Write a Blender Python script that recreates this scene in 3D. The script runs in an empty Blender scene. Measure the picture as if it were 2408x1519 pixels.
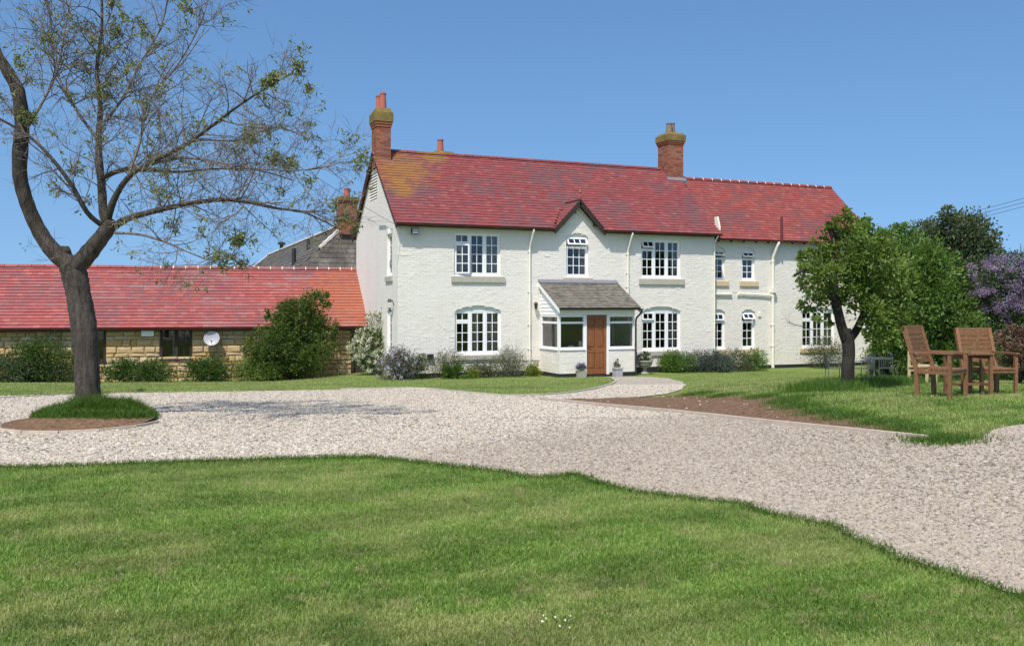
import bpy, math, random
import numpy as np
from mathutils import Vector, Matrix
from mathutils.geometry import delaunay_2d_cdt
SC = bpy.context.scene
COL = SC.collection
R = math.radians

# ---------------------------------------------------------------- camera, sky, sun, exposure
FPX, HX, HY = 2100.0, 1204.0, 719.0            # survey of the photograph (2408 x 1519)
ANG = math.atan(5096 / 2100.0)
FW = np.array([math.cos(ANG), math.sin(ANG)])
RT = np.array([math.sin(ANG), -math.cos(ANG)])
CAMXY = 3.83 * RT - 29.9 * FW
CAMZ = 2.42
cam = bpy.data.cameras.new('camera')
cam_o = bpy.data.objects.new('camera', cam)
COL.objects.link(cam_o)
cam_o.location = (CAMXY[0], CAMXY[1], CAMZ)
cam_o.rotation_euler = (R(90), 0, ANG - R(90))
cam.sensor_width = 36
cam.lens = FPX / 2408 * 36
cam.shift_y = -(759.5 - HY) / 2408
cam.clip_start = 0.1
cam.clip_end = 6000
SC.camera = cam_o

SUN = Vector((-0.42, -0.50, 1.0)).normalized()
world = bpy.data.worlds.new('World')
SC.world = world
world.use_nodes = True
wn = world.node_tree
wn.nodes.clear()
sky = wn.nodes.new('ShaderNodeTexSky')
sky.sky_type = 'NISHITA'
sky.sun_disc = False
sky.sun_elevation = math.asin(SUN.z)
sky.sun_rotation = math.atan2(SUN.x, SUN.y)
sky.altitude = 0
sky.air_density = 1.0
sky.dust_density = 1.6
sky.ozone_density = 3.0
hsv = wn.nodes.new('ShaderNodeHueSaturation')
hsv.inputs['Saturation'].default_value = 1.17
hsv.inputs['Hue'].default_value = 0.497
bgn = wn.nodes.new('ShaderNodeBackground')
bgn.inputs['Strength'].default_value = 0.148
won = wn.nodes.new('ShaderNodeOutputWorld')
# clear-day sky: the lowest, milky band of the model is skipped
tcw = wn.nodes.new('ShaderNodeTexCoord')
mpw = wn.nodes.new('ShaderNodeMapping')
mpw.inputs['Location'].default_value = (0, 0, 0.17)
mpw.inputs['Scale'].default_value = (1, 1, 0.8)
nmw = wn.nodes.new('ShaderNodeVectorMath'); nmw.operation = 'NORMALIZE'
wn.links.new(tcw.outputs['Generated'], mpw.inputs['Vector'])
wn.links.new(mpw.outputs[0], nmw.inputs[0])
wn.links.new(nmw.outputs[0], sky.inputs['Vector'])
wn.links.new(sky.outputs[0], hsv.inputs['Color'])
wn.links.new(hsv.outputs[0], bgn.inputs['Color'])
wn.links.new(bgn.outputs[0], won.inputs['Surface'])

sun = bpy.data.lights.new('sun', 'SUN')
sun.energy = 4.0
sun.angle = R(0.53)
sun.color = (1.0, 0.95, 0.87)
sun_o = bpy.data.objects.new('sun', sun)
COL.objects.link(sun_o)
sun_o.location = (-20, -40, 40)
sun_o.rotation_euler = SUN.to_track_quat('Z', 'Y').to_euler()

SC.view_settings.view_transform = 'Standard'
SC.view_settings.look = 'None'
SC.view_settings.gamma = 1
SC.view_settings.exposure = 0.25
SC.view_settings.use_curve_mapping = False
SC.cycles.transparent_max_bounces = 24
SC.cycles.max_bounces = 8

# ---------------------------------------------------------------- survey helpers
def ss(a, b, x):
    t = np.clip((x - a) / (b - a), 0, 1)
    return t * t * (3 - 2 * t)

def to_cam(x, y):
    dx, dy = x - CAMXY[0], y - CAMXY[1]
    return dx * RT[0] + dy * RT[1], dx * FW[0] + dy * FW[1]

def to_world(X, Z):
    return CAMXY[0] + RT[0] * X + FW[0] * Z, CAMXY[1] + RT[1] * X + FW[1] * Z

def terrain_c(X, Z):
    X = np.asarray(X, float); Z = np.asarray(Z, float)
    h = 1.6 - 0.1 * np.clip(Z, 0, 12) / 12 + 0.92 * np.clip((Z - 12) / 17.0, 0, 1) + 0.12 * np.clip((Z - 29) / 6, 0, 1)
    h = h + 0.24 * ss(-5, -9, X) * ss(25, 33, Z)
    h = h - 0.27 * ss(1.5, 5, X) * (1 - ss(16, 26, Z)) * ss(3, 8, Z)
    h = h + 0.012 * np.sin(X * 1.3 + 0.7 * Z) * np.cos(Z * 0.9 - 0.4 * X) * (1 - ss(12, 20, Z))
    return CAMZ - h

def terrain(x, y):
    X, Z = to_cam(x, y)
    return terrain_c(X, Z)

def gp(px, py):
    """Ground point seen at survey pixel (px, py), in the camera-aligned plan (X right, Z forward)."""
    Zs = np.arange(2, 80, 0.02)
    Xs = (px - HX) / FPX * Zs
    below = CAMZ - (py - HY) / FPX * Zs <= terrain_c(Xs, Zs)
    i = int(np.argmax(below))
    return float(Xs[i]), float(Zs[i])

def at(px, py, Z):
    """World point at survey pixel (px, py) and depth Z."""
    w = to_world((px - HX) / FPX * Z, Z)
    return Vector((w[0], w[1], CAMZ - (py - HY) / FPX * Z))

def x_on(px, y):
    """World x of survey column px on the plane y = const."""
    d = FW + RT * ((px - HX) / FPX)
    return CAMXY[0] + d[0] * (y - CAMXY[1]) / d[1]

# ---------------------------------------------------------------- object helpers
def tag(o, label=None, cat=None, group=None, kind=None):
    if label: o['label'] = label
    if cat: o['category'] = cat
    if group: o['group'] = group
    if kind: o['kind'] = kind
    return o

def empty(name, loc=(0, 0, 0), rz=0.0):
    o = bpy.data.objects.new(name, None)
    o.empty_display_size = 0.2
    o.location = loc
    o.rotation_euler = (0, 0, rz)
    COL.objects.link(o)
    return o

def link(name, me, parent=None, loc=None, rot=None, scale=None):
    o = bpy.data.objects.new(name, me)
    COL.objects.link(o)
    if parent is not None: o.parent = parent
    if loc is not None: o.location = loc
    if rot is not None: o.rotation_euler = rot
    if scale is not None: o.scale = scale
    return o

class MB:
    """Collects shapes and links them as one mesh object."""
    def __init__(self):
        self.v = []; self.f = []; self.r = []; self.cur = 0.0
    def add(self, vs, fs, r=None):
        b = len(self.v)
        self.v.extend(vs)
        for f in fs:
            self.f.append(tuple(i + b for i in f)); self.r.append(self.cur if r is None else r)
        return self
    def box(self, a, b, r=None, m=None):
        x0, y0, z0 = a; x1, y1, z1 = b
        vs = [(x0,y0,z0),(x1,y0,z0),(x1,y1,z0),(x0,y1,z0),(x0,y0,z1),(x1,y0,z1),(x1,y1,z1),(x0,y1,z1)]
        if m is not None: vs = [tuple(m @ Vector(v)) for v in vs]
        return self.add(vs, [(0,3,2,1),(4,5,6,7),(0,1,5,4),(1,2,6,5),(2,3,7,6),(3,0,4,7)], r)
    def bar(self, p, q, w, h, r=None, up=(0, 0, 1)):
        p = Vector(p); q = Vector(q); d = (q - p); L = d.length; d.normalize()
        s = d.cross(Vector(up))
        if s.length < 1e-4: s = d.cross(Vector((1, 0, 0)))
        s.normalize(); u = s.cross(d)
        vs = []
        for e in (p, q):
            for a, b in ((-1,-1),(1,-1),(1,1),(-1,1)):
                vs.append(tuple(e + s * a * w / 2 + u * b * h / 2))
        return self.add(vs, [(0,3,2,1),(4,5,6,7),(0,1,5,4),(1,2,6,5),(2,3,7,6),(3,0,4,7)], r)
    def tube(self, pts, rad, seg=8, r=None, cap=True):
        pts = [Vector(p) for p in pts]
        if not isinstance(rad, (list, tuple)): rad = [rad] * len(pts)
        vs = []; n = len(pts); prev = None
        for i, p in enumerate(pts):
            t = (pts[min(i + 1, n - 1)] - pts[max(i - 1, 0)])
            if t.length < 1e-9: t = Vector((0, 0, 1))
            t.normalize()
            if prev is None:
                a = t.orthogonal().normalized()
            else:
                a = prev - t * prev.dot(t)
                a = t.orthogonal().normalized() if a.length < 1e-6 else a.normalized()
            prev = a
            b = t.cross(a)
            for k in range(seg):
                th = 2 * math.pi * k / seg
                vs.append(tuple(p + (a * math.cos(th) + b * math.sin(th)) * rad[i]))
        fs = []
        for i in range(n - 1):
            for k in range(seg):
                k2 = (k + 1) % seg
                fs.append((i*seg+k, i*seg+k2, (i+1)*seg+k2, (i+1)*seg+k))
        if cap:
            fs.append(tuple(range(seg - 1, -1, -1)))
            fs.append(tuple((n - 1) * seg + k for k in range(seg)))
        return self.add(vs, fs, r)
    def lathe(self, prof, seg=20, c=(0, 0, 0), r=None):
        vs = []; n = len(prof)
        for (rr, z) in prof:
            for k in range(seg):
                th = 2 * math.pi * k / seg
                vs.append((c[0] + rr * math.cos(th), c[1] + rr * math.sin(th), c[2] + z))
        fs = []
        for i in range(n - 1):
            for k in range(seg):
                k2 = (k + 1) % seg
                fs.append((i*seg+k, i*seg+k2, (i+1)*seg+k2, (i+1)*seg+k))
        fs.append(tuple(range(seg - 1, -1, -1)))
        fs.append(tuple((n - 1) * seg + k for k in range(seg)))
        return self.add(vs, fs, r)
    def prism(self, poly, axis, a, b, r=None):
        """poly: 2-d outline extruded along axis ('x','y','z') from a to b."""
        def mk(p, t):
            if axis == 'x': return (t, p[0], p[1])
            if axis == 'y': return (p[0], t, p[1])
            return (p[0], p[1], t)
        n = len(poly)
        vs = [mk(p, a) for p in poly] + [mk(p, b) for p in poly]
        fs = [tuple(range(n - 1, -1, -1)), tuple(range(n, 2 * n))]
        for i in range(n):
            j = (i + 1) % n
            fs.append((i, j, n + j, n + i))
        return self.add(vs, fs, r)
    def mesh(self, name, mat, smooth=False):
        me = bpy.data.meshes.new(name)
        me.from_pydata([tuple(v) for v in self.v], [], self.f)
        if mat: me.materials.append(mat)
        at_ = me.attributes.new('rnd', 'FLOAT', 'FACE')
        at_.data.foreach_set('value', np.array(self.r, dtype=np.float32))
        if smooth: me.polygons.foreach_set('use_smooth', [True] * len(me.polygons))
        me.update()
        return me
    def build(self, name, mat, parent=None, smooth=False, loc=None, rot=None):
        return link(name, self.mesh(name, mat, smooth), parent, loc, rot)

def mass(name, V, F, rnd, mat, parent=None, smooth=False, loc=None):
    """V (n,k,3) vertices of n alike pieces, F list of faces of one piece, rnd (n,)."""
    n, k = V.shape[0], V.shape[1]
    me = bpy.data.meshes.new(name)
    lens = [len(f) for f in F]
    flat = np.concatenate([np.array(f) for f in F])
    loops = (flat[None, :] + (np.arange(n) * k)[:, None]).ravel().astype(np.int32)
    tot = np.tile(np.array(lens, np.int32), n)
    start = np.concatenate([[0], np.cumsum(tot)[:-1]]).astype(np.int32)
    me.vertices.add(n * k); me.loops.add(len(loops)); me.polygons.add(len(tot))
    me.vertices.foreach_set('co', V.reshape(-1).astype(np.float32))
    me.loops.foreach_set('vertex_index', loops)
    me.polygons.foreach_set('loop_start', start)
    me.polygons.foreach_set('loop_total', tot)
    me.polygons.foreach_set('use_smooth', np.full(len(tot), bool(smooth)))
    me.update(calc_edges=True)
    a = me.attributes.new('rnd', 'FLOAT', 'FACE')
    a.data.foreach_set('value', np.repeat(np.asarray(rnd, np.float32), len(F)))
    me.materials.append(mat)
    me.validate()
    return link(name, me, parent, loc)

# ---------------------------------------------------------------- materials
def srgb(r, g, b):
    f = lambda c: (c / 255 / 12.92) if c / 255 <= 0.04045 else ((c / 255 + 0.055) / 1.055) ** 2.4
    return (f(r), f(g), f(b), 1)

class NT:
    def __init__(self, name):
        self.m = bpy.data.materials.new(name); self.m.use_nodes = True
        self.t = self.m.node_tree; self.t.nodes.clear()
        self.out = self.n('ShaderNodeOutputMaterial')
    def n(self, typ, **kw):
        nd = self.t.nodes.new(typ)
        for k, v in kw.items(): setattr(nd, k, v)
        return nd
    def l(self, a, b): self.t.links.new(a, b)
    def pos(self):
        if not hasattr(self, '_p'): self._p = self.n('ShaderNodeNewGeometry').outputs['Position']
        return self._p
    def noise(self, scale, detail=4, rough=0.55, vec=None, stretch=None, dist=0.0):
        nd = self.n('ShaderNodeTexNoise'); nd.inputs['Scale'].default_value = scale
        nd.inputs['Detail'].default_value = detail; nd.inputs['Roughness'].default_value = rough
        nd.inputs['Distortion'].default_value = dist
        v = vec or self.pos()
        if stretch:
            mp = self.n('ShaderNodeMapping'); mp.inputs['Scale'].default_value = stretch
            self.l(v, mp.inputs['Vector']); v = mp.outputs[0]
        self.l(v, nd.inputs['Vector'])
        return nd.outputs['Fac']
    def rnd(self, obj=True):
        a = self.n('ShaderNodeAttribute', attribute_name='rnd').outputs['Fac']
        if not obj: return a
        o = self.n('ShaderNodeObjectInfo').outputs['Random']
        return self.math('FRACT', self.math('ADD', a, o))
    def math(self, op, a, b=None, c=None):
        nd = self.n('ShaderNodeMath', operation=op)
        for i, x in enumerate((a, b, c)):
            if x is None: continue
            if isinstance(x, (int, float)): nd.inputs[i].default_value = x
            else: self.l(x, nd.inputs[i])
        return nd.outputs[0]
    def ramp(self, fac, stops, interp='LINEAR'):
        nd = self.n('ShaderNodeValToRGB'); cr = nd.color_ramp; cr.interpolation = interp
        while len(cr.elements) < len(stops): cr.elements.new(0.5)
        for e, (p, c) in zip(cr.elements, stops):
            e.position = p; e.color = c if isinstance(c, tuple) else (c, c, c, 1)
        self.l(fac, nd.inputs[0])
        return nd.outputs[0]
    def mix(self, fac, a, b, blend='MIX'):
        nd = self.n('ShaderNodeMix', data_type='RGBA', blend_type=blend)
        for s, x in ((nd.inputs[0], fac), (nd.inputs[6], a), (nd.inputs[7], b)):
            if isinstance(x, (int, float)): s.default_value = x
            elif isinstance(x, tuple): s.default_value = x
            else: self.l(x, s)
        return nd.outputs[2]
    def bump(self, h, strength=0.3, dist=0.02):
        nd = self.n('ShaderNodeBump'); nd.inputs['Strength'].default_value = strength
        nd.inputs['Distance'].default_value = dist
        self.l(h, nd.inputs['Height'])
        return nd.outputs[0]
    def pbr(self, col, rough=0.7, bump=None, metal=0.0, spec=0.5):
        p = self.n('ShaderNodeBsdfPrincipled')
        if isinstance(col, tuple): p.inputs['Base Color'].default_value = col
        else: self.l(col, p.inputs['Base Color'])
        if isinstance(rough, (int, float)): p.inputs['Roughness'].default_value = rough
        else: self.l(rough, p.inputs['Roughness'])
        p.inputs['Metallic'].default_value = metal
        p.inputs['Specular IOR Level'].default_value = spec
        if bump is not None: self.l(bump, p.inputs['Normal'])
        self.l(p.outputs[0], self.out.inputs['Surface'])
        return self.m

def C4(r, g, b): return (r, g, b, 1)
MT = {}

def m_plain(name, col, rough=0.6, var=0.12, scale=6, bumps=0.1, metal=0.0, spec=0.5):
    t = NT(name)
    f = t.noise(scale, 5)
    c = t.mix(f, tuple(x * (1 - var) for x in col[:3]) + (1,), tuple(min(1, x * (1 + var)) for x in col[:3]) + (1,))
    MT[name] = t.pbr(c, rough, t.bump(t.noise(scale * 8, 3), bumps, 0.01), metal, spec)

def m_paintbrick():
    t = NT('painted_brick')
    n1 = t.noise(0.9, 5); n2 = t.noise(9, 4)
    c = t.mix(t.ramp(n1, [(0.35, 0.0), (0.7, 1.0)]), C4(0.755, 0.712, 0.645), C4(0.79, 0.752, 0.69))
    c = t.mix(t.math('MULTIPLY', t.rnd(), 0.35), c, C4(0.74, 0.69, 0.61))
    c = t.mix(t.math('MULTIPLY', t.ramp(n2, [(0.6, 0.0), (0.8, 1.0)]), 0.25), c, C4(0.6, 0.58, 0.5))
    st = t.noise(2.2, 5, stretch=(1, 1, 0.12))
    c = t.mix(t.math('MULTIPLY', t.ramp(st, [(0.55, 0.0), (0.75, 1.0)]), 0.14), c, C4(0.62, 0.59, 0.48))
    MT['painted_brick'] = t.pbr(c, 0.8, t.bump(t.noise(45, 4), 0.35, 0.008), spec=0.3)

def m_tile(name, cols, grey, orange=None, lichen=None, streak=0.0, greyamt=0.8):
    t = NT(name)
    r = t.rnd()
    c = t.ramp(r, [(i / (len(cols) - 1), k) for i, k in enumerate(cols)])
    jt = t.math('MULTIPLY', t.math('SUBTRACT', t.math('FRACT', t.math('MULTIPLY', r, 7.31)), 0.5), 0.22)
    n = t.math('ADD', t.noise(0.55, 4, 0.6), jt)
    c = t.mix(t.math('MULTIPLY', t.ramp(n, [(0.47, 0.0), (0.66, 1.0)]), greyamt), c, grey)
    if streak:
        s = t.math('ADD', t.noise(1.0, 3, 0.5, stretch=(0.55, 0.55, 7.0)), t.math('MULTIPLY', jt, 0.5))
        c = t.mix(t.math('MULTIPLY', t.ramp(s, [(0.56, 0.0), (0.68, 1.0)]), streak), c, C4(0.33, 0.21, 0.205))
    d = t.noise(7, 5, 0.7)
    c = t.mix(t.math('MULTIPLY', t.ramp(d, [(0.55, 0.0), (0.75, 1.0)]), 0.35), c, C4(0.10, 0.05, 0.045))
    w = t.noise(3.3, 6, 0.8)
    c = t.mix(t.math('MULTIPLY', t.ramp(w, [(0.68, 0.0), (0.74, 1.0)]), 0.5), c, C4(0.52, 0.46, 0.40))
    def near(cen, rad):
        vm = t.n('ShaderNodeVectorMath', operation='DISTANCE'); t.l(t.pos(), vm.inputs[0]); vm.inputs[1].default_value = cen
        dd = t.math('DIVIDE', vm.outputs['Value'], rad)
        nn = t.math('MULTIPLY', t.math('SUBTRACT', t.noise(2.6, 5, 0.7), 0.5), 1.3)
        return t.ramp(t.math('ADD', t.math('ADD', dd, nn), t.math('MULTIPLY', jt, 1.6)), [(0.35, 1.0), (1.1, 0.0)])
    if orange:
        c = t.mix(t.math('MULTIPLY', near(*orange), 0.75), c, C4(0.36, 0.125, 0.068))
    if lichen:
        for cen, rad in lichen:
            c = t.mix(t.math('MULTIPLY', near(cen, rad), 0.6), c, C4(0.28, 0.16, 0.035))
    MT[name] = t.pbr(c, 0.85, t.bump(t.noise(60, 3), 0.25, 0.006), spec=0.1)

def m_brickred(name='chimney_brick', moss=True):
    t = NT(name)
    c = t.ramp(t.rnd(), [(0, C4(0.20, 0.055, 0.035)), (0.4, C4(0.28, 0.085, 0.05)), (0.75, C4(0.33, 0.13, 0.075)), (1, C4(0.22, 0.10, 0.07))])
    c = t.mix(t.math('MULTIPLY', t.ramp(t.noise(5, 5, 0.7), [(0.5, 0.0), (0.72, 1.0)]), 0.55), c, C4(0.19, 0.13, 0.075))
    MT[name] = t.pbr(c, 0.9, t.bump(t.noise(50, 4), 0.4, 0.008), spec=0.2)

def m_moss():
    t = NT('mossy_cement')
    n = t.noise(4, 6, 0.7)
    c = t.ramp(n, [(0.25, C4(0.10, 0.085, 0.045)), (0.45, C4(0.17, 0.13, 0.05)), (0.6, C4(0.24, 0.165, 0.05)), (0.8, C4(0.22, 0.185, 0.125))])
    MT['mossy_cement'] = t.pbr(c, 0.95, t.bump(t.noise(30, 5), 0.6, 0.02), spec=0.2)

def m_stone():
    t = NT('ironstone')
    c = t.ramp(t.rnd(), [(0, C4(0.47, 0.32, 0.14)), (0.3, C4(0.56, 0.42, 0.22)), (0.55, C4(0.44, 0.275, 0.10)), (0.8, C4(0.54, 0.45, 0.29)), (1, C4(0.38, 0.25, 0.115))])
    c = t.mix(t.ramp(t.noise(6, 6, 0.7), [(0.45, 0.0), (0.75, 0.55)]), c, C4(0.30, 0.205, 0.105))
    c = t.mix(t.ramp(t.noise(1.4, 4), [(0.55, 0.0), (0.75, 0.5)]), c, C4(0.40, 0.36, 0.29))
    MT['ironstone'] = t.pbr(c, 0.9, t.bump(t.noise(22, 6, 0.7), 0.7, 0.03), spec=0.2)

def m_slate(name, a, b, scale=3.0):
    t = NT(name)
    c = t.ramp(t.rnd(), [(0, a), (0.5, tuple((x + y) / 2 for x, y in zip(a, b))), (1, b)])
    c = t.mix(t.ramp(t.noise(scale, 6, 0.75), [(0.5, 0.0), (0.68, 0.7)]), c, C4(0.25, 0.24, 0.19))
    c = t.mix(t.ramp(t.noise(scale * 2.3, 5, 0.7), [(0.58, 0.0), (0.7, 0.6)]), c, C4(0.055, 0.05, 0.045))
    MT[name] = t.pbr(c, 0.85, t.bump(t.noise(40, 4), 0.4, 0.01), spec=0.25)

def m_wood(name, a, b, stretch=(30, 30, 2), rough=0.55):
    t = NT(name)
    tc = t.n('ShaderNodeTexCoord').outputs['Object']
    n = t.noise(1.0, 6, 0.65, vec=tc, stretch=stretch, dist=0.6)
    c = t.ramp(n, [(0.3, a), (0.7, b)])
    c = t.mix(t.math('MULTIPLY', t.rnd(), 0.3), c, tuple(x * 0.7 for x in a[:3]) + (1,))
    MT[name] = t.pbr(c, rough, t.bump(n, 0.25, 0.004), spec=0.4)

def m_glass(name='glass', tint=0.75, refl=0.75):
    t = NT(name)
    tr = t.n('ShaderNodeBsdfTransparent'); tr.inputs[0].default_value = (tint, tint, tint, 1)
    gl = t.n('ShaderNodeBsdfGlossy'); gl.inputs['Roughness'].default_value = 0.03
    nb = t.bump(t.noise(2.5, 2), 0.15, 0.01)
    t.l(nb, gl.inputs['Normal'])
    fr = t.n('ShaderNodeFresnel'); fr.inputs['IOR'].default_value = 1.5
    f = t.math('ADD', t.math('MULTIPLY', fr.outputs[0], refl), 0.03)
    ms = t.n('ShaderNodeMixShader'); t.l(f, ms.inputs[0]); t.l(tr.outputs[0], ms.inputs[1]); t.l(gl.outputs[0], ms.inputs[2])
    t.l(ms.outputs[0], t.out.inputs['Surface'])
    MT[name] = t.m

def m_leaf(name, cols, trans=0.35, rough=0.55, patch=None):
    t = NT(name)
    r = t.rnd(False)
    c = t.ramp(r, [(i / (len(cols) - 1), k) for i, k in enumerate(cols)])
    if patch:
        sc_, col, amt = patch
        c = t.mix(t.math('MULTIPLY', t.ramp(t.noise(sc_, 4, 0.6), [(0.45, 0.0), (0.65, 1.0)]), amt), c, col)
    p = t.n('ShaderNodeBsdfPrincipled'); t.l(c, p.inputs['Base Color']); p.inputs['Roughness'].default_value = rough
    p.inputs['Specular IOR Level'].default_value = 0.35
    tr = t.n('ShaderNodeBsdfTranslucent')
    c2 = t.mix(1.0, c, C4(1.25, 1.2, 0.55), 'MULTIPLY')
    t.l(c2, tr.inputs['Color'])
    ms = t.n('ShaderNodeMixShader'); ms.inputs[0].default_value = trans
    t.l(p.outputs[0], ms.inputs[1]); t.l(tr.outputs[0], ms.inputs[2]); t.l(ms.outputs[0], t.out.inputs['Surface'])
    MT[name] = t.m

def m_bark(name, a, b, c3):
    t = NT(name)
    n = t.noise(13, 6, 0.75, stretch=(1, 1, 0.2)); n2 = t.noise(3.0, 4)
    c = t.ramp(n, [(0.3, a), (0.62, b)])
    c = t.mix(t.ramp(n2, [(0.45, 0.0), (0.7, 0.8)]), c, c3)
    MT[name] = t.pbr(c, 0.9, t.bump(t.math('ADD', n, t.math('MULTIPLY', t.noise(28, 5, 0.7, stretch=(1, 1, 0.3)), 0.6)), 1.0, 0.06), spec=0.15)

def m_ground():
    t = NT('lawn_turf')
    n1 = t.noise(0.45, 4, 0.6); n2 = t.noise(2.2, 5, 0.65); n3 = t.noise(60, 4, 0.7)
    c = t.ramp(n3, [(0.3, C4(0.07, 0.11, 0.02)), (0.5, C4(0.165, 0.235, 0.05)), (0.72, C4(0.27, 0.33, 0.095))])
    c = t.mix(t.ramp(n2, [(0.45, 0.0), (0.7, 0.55)]), c, C4(0.19, 0.215, 0.075))
    c = t.mix(t.ramp(n1, [(0.45, 0.0), (0.65, 0.5)]), c, C4(0.065, 0.125, 0.024))
    MT['lawn_turf'] = t.pbr(c, 0.9, t.bump(n3, 0.6, 0.03), spec=0.15)

def gravel_colour(t, r):
    c = t.ramp(r, [(0, C4(0.12, 0.104, 0.088)), (0.12, C4(0.28, 0.24, 0.195)), (0.24, C4(0.50, 0.445, 0.36)), (0.5, C4(0.40, 0.335, 0.25)), (0.68, C4(0.60, 0.555, 0.475)), (0.85, C4(0.36, 0.325, 0.295)), (1, C4(0.50, 0.42, 0.30))])
    # older, pinker and greyer stone on the lower drive towards the right
    vm = t.n('ShaderNodeVectorMath', operation='DOT_PRODUCT'); t.l(t.pos(), vm.inputs[0])
    vm.inputs[1].default_value = (0.30, -1.0, 0)
    d = t.math('ADD', vm.outputs['Value'], t.math('MULTIPLY', t.noise(0.5, 4), 3.0))
    f = t.ramp(t.math('DIVIDE', t.math('SUBTRACT', d, 19.0), 1.8), [(0.0, 0.0), (1.0, 1.0)])
    old = t.mix(0.46, c, C4(0.22, 0.175, 0.135))
    c = t.mix(f, c, old)
    return c

def m_gravel():
    t = NT('gravel_bed')
    v = t.n('ShaderNodeTexVoronoi'); v.inputs['Scale'].default_value = 30; t.l(t.pos(), v.inputs['Vector'])
    sep = t.n('ShaderNodeSeparateColor'); t.l(v.outputs['Color'], sep.inputs[0])
    c = gravel_colour(t, sep.outputs[0])
    c = t.mix(t.math('MULTIPLY', t.ramp(t.noise(1.1, 5), [(0.5, 0.0), (0.75, 1.0)]), 0.3), c, C4(0.30, 0.25, 0.20))
    h = t.math('SUBTRACT', 1.0, v.outputs['Distance'])
    MT['gravel_bed'] = t.pbr(c, 0.85, t.bump(h, 0.9, 0.035), spec=0.25)
    t = NT('gravel_stone')
    c = gravel_colour(t, t.rnd(False))
    MT['gravel_stone'] = t.pbr(c, 0.8, t.bump(t.noise(120, 3), 0.2, 0.004), spec=0.25)

def m_soil():
    t = NT('soil')
    n = t.noise(14, 6, 0.7); n2 = t.noise(2, 4)
    c = t.ramp(n, [(0.3, C4(0.10, 0.058, 0.034)), (0.55, C4(0.235, 0.145, 0.09)), (0.8, C4(0.36, 0.245, 0.165))])
    c = t.mix(t.ramp(n2, [(0.55, 0.0), (0.75, 0.4)]), c, C4(0.14, 0.12, 0.05))
    MT['soil'] = t.pbr(c, 0.95, t.bump(n, 1.0, 0.06), spec=0.1)

m_paintbrick()
m_tile('roof_tile_main', [C4(0.195, 0.053, 0.054), C4(0.245, 0.064, 0.064), C4(0.215, 0.058, 0.06), C4(0.28, 0.088, 0.082)], C4(0.14, 0.08, 0.085),
       lichen=[((0.75, 2.2, 7.3), 1.35), ((0.5, 1.2, 6.5), 0.7), ((2.2, 3.0, 8.0), 0.7)])
m_tile('roof_tile_wing', [C4(0.22, 0.058, 0.053), C4(0.275, 0.07, 0.062), C4(0.245, 0.065, 0.058), C4(0.31, 0.10, 0.082)], C4(0.145, 0.076, 0.08), greyamt=0.7)
m_tile('roof_tile_barn', [C4(0.28, 0.078, 0.074), C4(0.34, 0.094, 0.086), C4(0.30, 0.086, 0.084), C4(0.37, 0.125, 0.108)], C4(0.185, 0.095, 0.103),
       orange=((-0.6, 5.2, 2.8), 2.3), streak=0.5, greyamt=0.65)
m_brickred(); m_moss(); m_stone()
m_slate('porch_tile', C4(0.12, 0.105, 0.085), C4(0.21, 0.19, 0.155), 5.0)
m_slate('slate', C4(0.082, 0.074, 0.066), C4(0.125, 0.113, 0.10), 1.3)
m_wood('door_wood', C4(0.16, 0.055, 0.018), C4(0.32, 0.125, 0.045))
m_wood('teak', C4(0.16, 0.078, 0.034), C4(0.28, 0.14, 0.066), (22, 22, 22), 0.6)
m_wood('pale_wood', C4(0.42, 0.32, 0.17), C4(0.58, 0.46, 0.27), (12, 12, 12))
m_wood('grey_timber', C4(0.42, 0.38, 0.33), C4(0.56, 0.52, 0.46), (8, 8, 8), 0.8)
m_wood('tan_timber', C4(0.44, 0.36, 0.28), C4(0.60, 0.51, 0.41), (8, 8, 8), 0.85)
m_wood('dark_timber', C4(0.022, 0.015, 0.011), C4(0.05, 0.033, 0.024), (20, 20, 3), 0.7)
m_plain('upvc', C4(0.83, 0.83, 0.83), 0.35, 0.03, 3, 0.02)
m_plain('white_mortar', C4(0.72, 0.68, 0.60), 0.9, 0.15, 9, 0.4)
m_plain('render_white', C4(0.74, 0.75, 0.70), 0.85, 0.06, 4, 0.2)
m_plain('sill_stone', C4(0.42, 0.39, 0.33), 0.85, 0.2, 7, 0.4)
m_plain('sill_buff', C4(0.58, 0.45, 0.28), 0.85, 0.15, 7, 0.3)
m_plain('cream_paint', C4(0.76, 0.74, 0.63), 0.45, 0.05, 4, 0.05)
m_plain('black_paint', C4(0.02, 0.02, 0.022), 0.5, 0.3, 5, 0.2)
m_plain('gutter_brown', C4(0.085, 0.022, 0.020), 0.4, 0.2, 5, 0.05)
m_plain('soil_pipe', C4(0.13, 0.026, 0.024), 0.4, 0.2, 5, 0.05)
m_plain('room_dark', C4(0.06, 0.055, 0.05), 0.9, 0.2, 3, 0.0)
m_plain('curtain', C4(0.55, 0.51, 0.46), 0.95, 0.1, 10, 0.1)
m_plain('grey_metal', C4(0.33, 0.34, 0.35), 0.45, 0.1, 6, 0.05, 0.4)
m_plain('dish_grey', C4(0.36, 0.36, 0.39), 0.45, 0.05, 6, 0.02)
m_plain('dark_metal', C4(0.035, 0.037, 0.04), 0.5, 0.2, 6, 0.1, 0.3)
m_plain('terracotta', C4(0.38, 0.11, 0.08), 0.8, 0.2, 8, 0.2)
m_plain('buff_pot', C4(0.20, 0.155, 0.115), 0.9, 0.3, 9, 0.3)
m_plain('lead', C4(0.17, 0.17, 0.19), 0.6, 0.2, 6, 0.1)
m_plain('pot_zinc', C4(0.35, 0.35, 0.37), 0.7, 0.15, 8, 0.1)
m_plain('urn_stone', C4(0.33, 0.31, 0.27), 0.9, 0.25, 14, 0.5)
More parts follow.
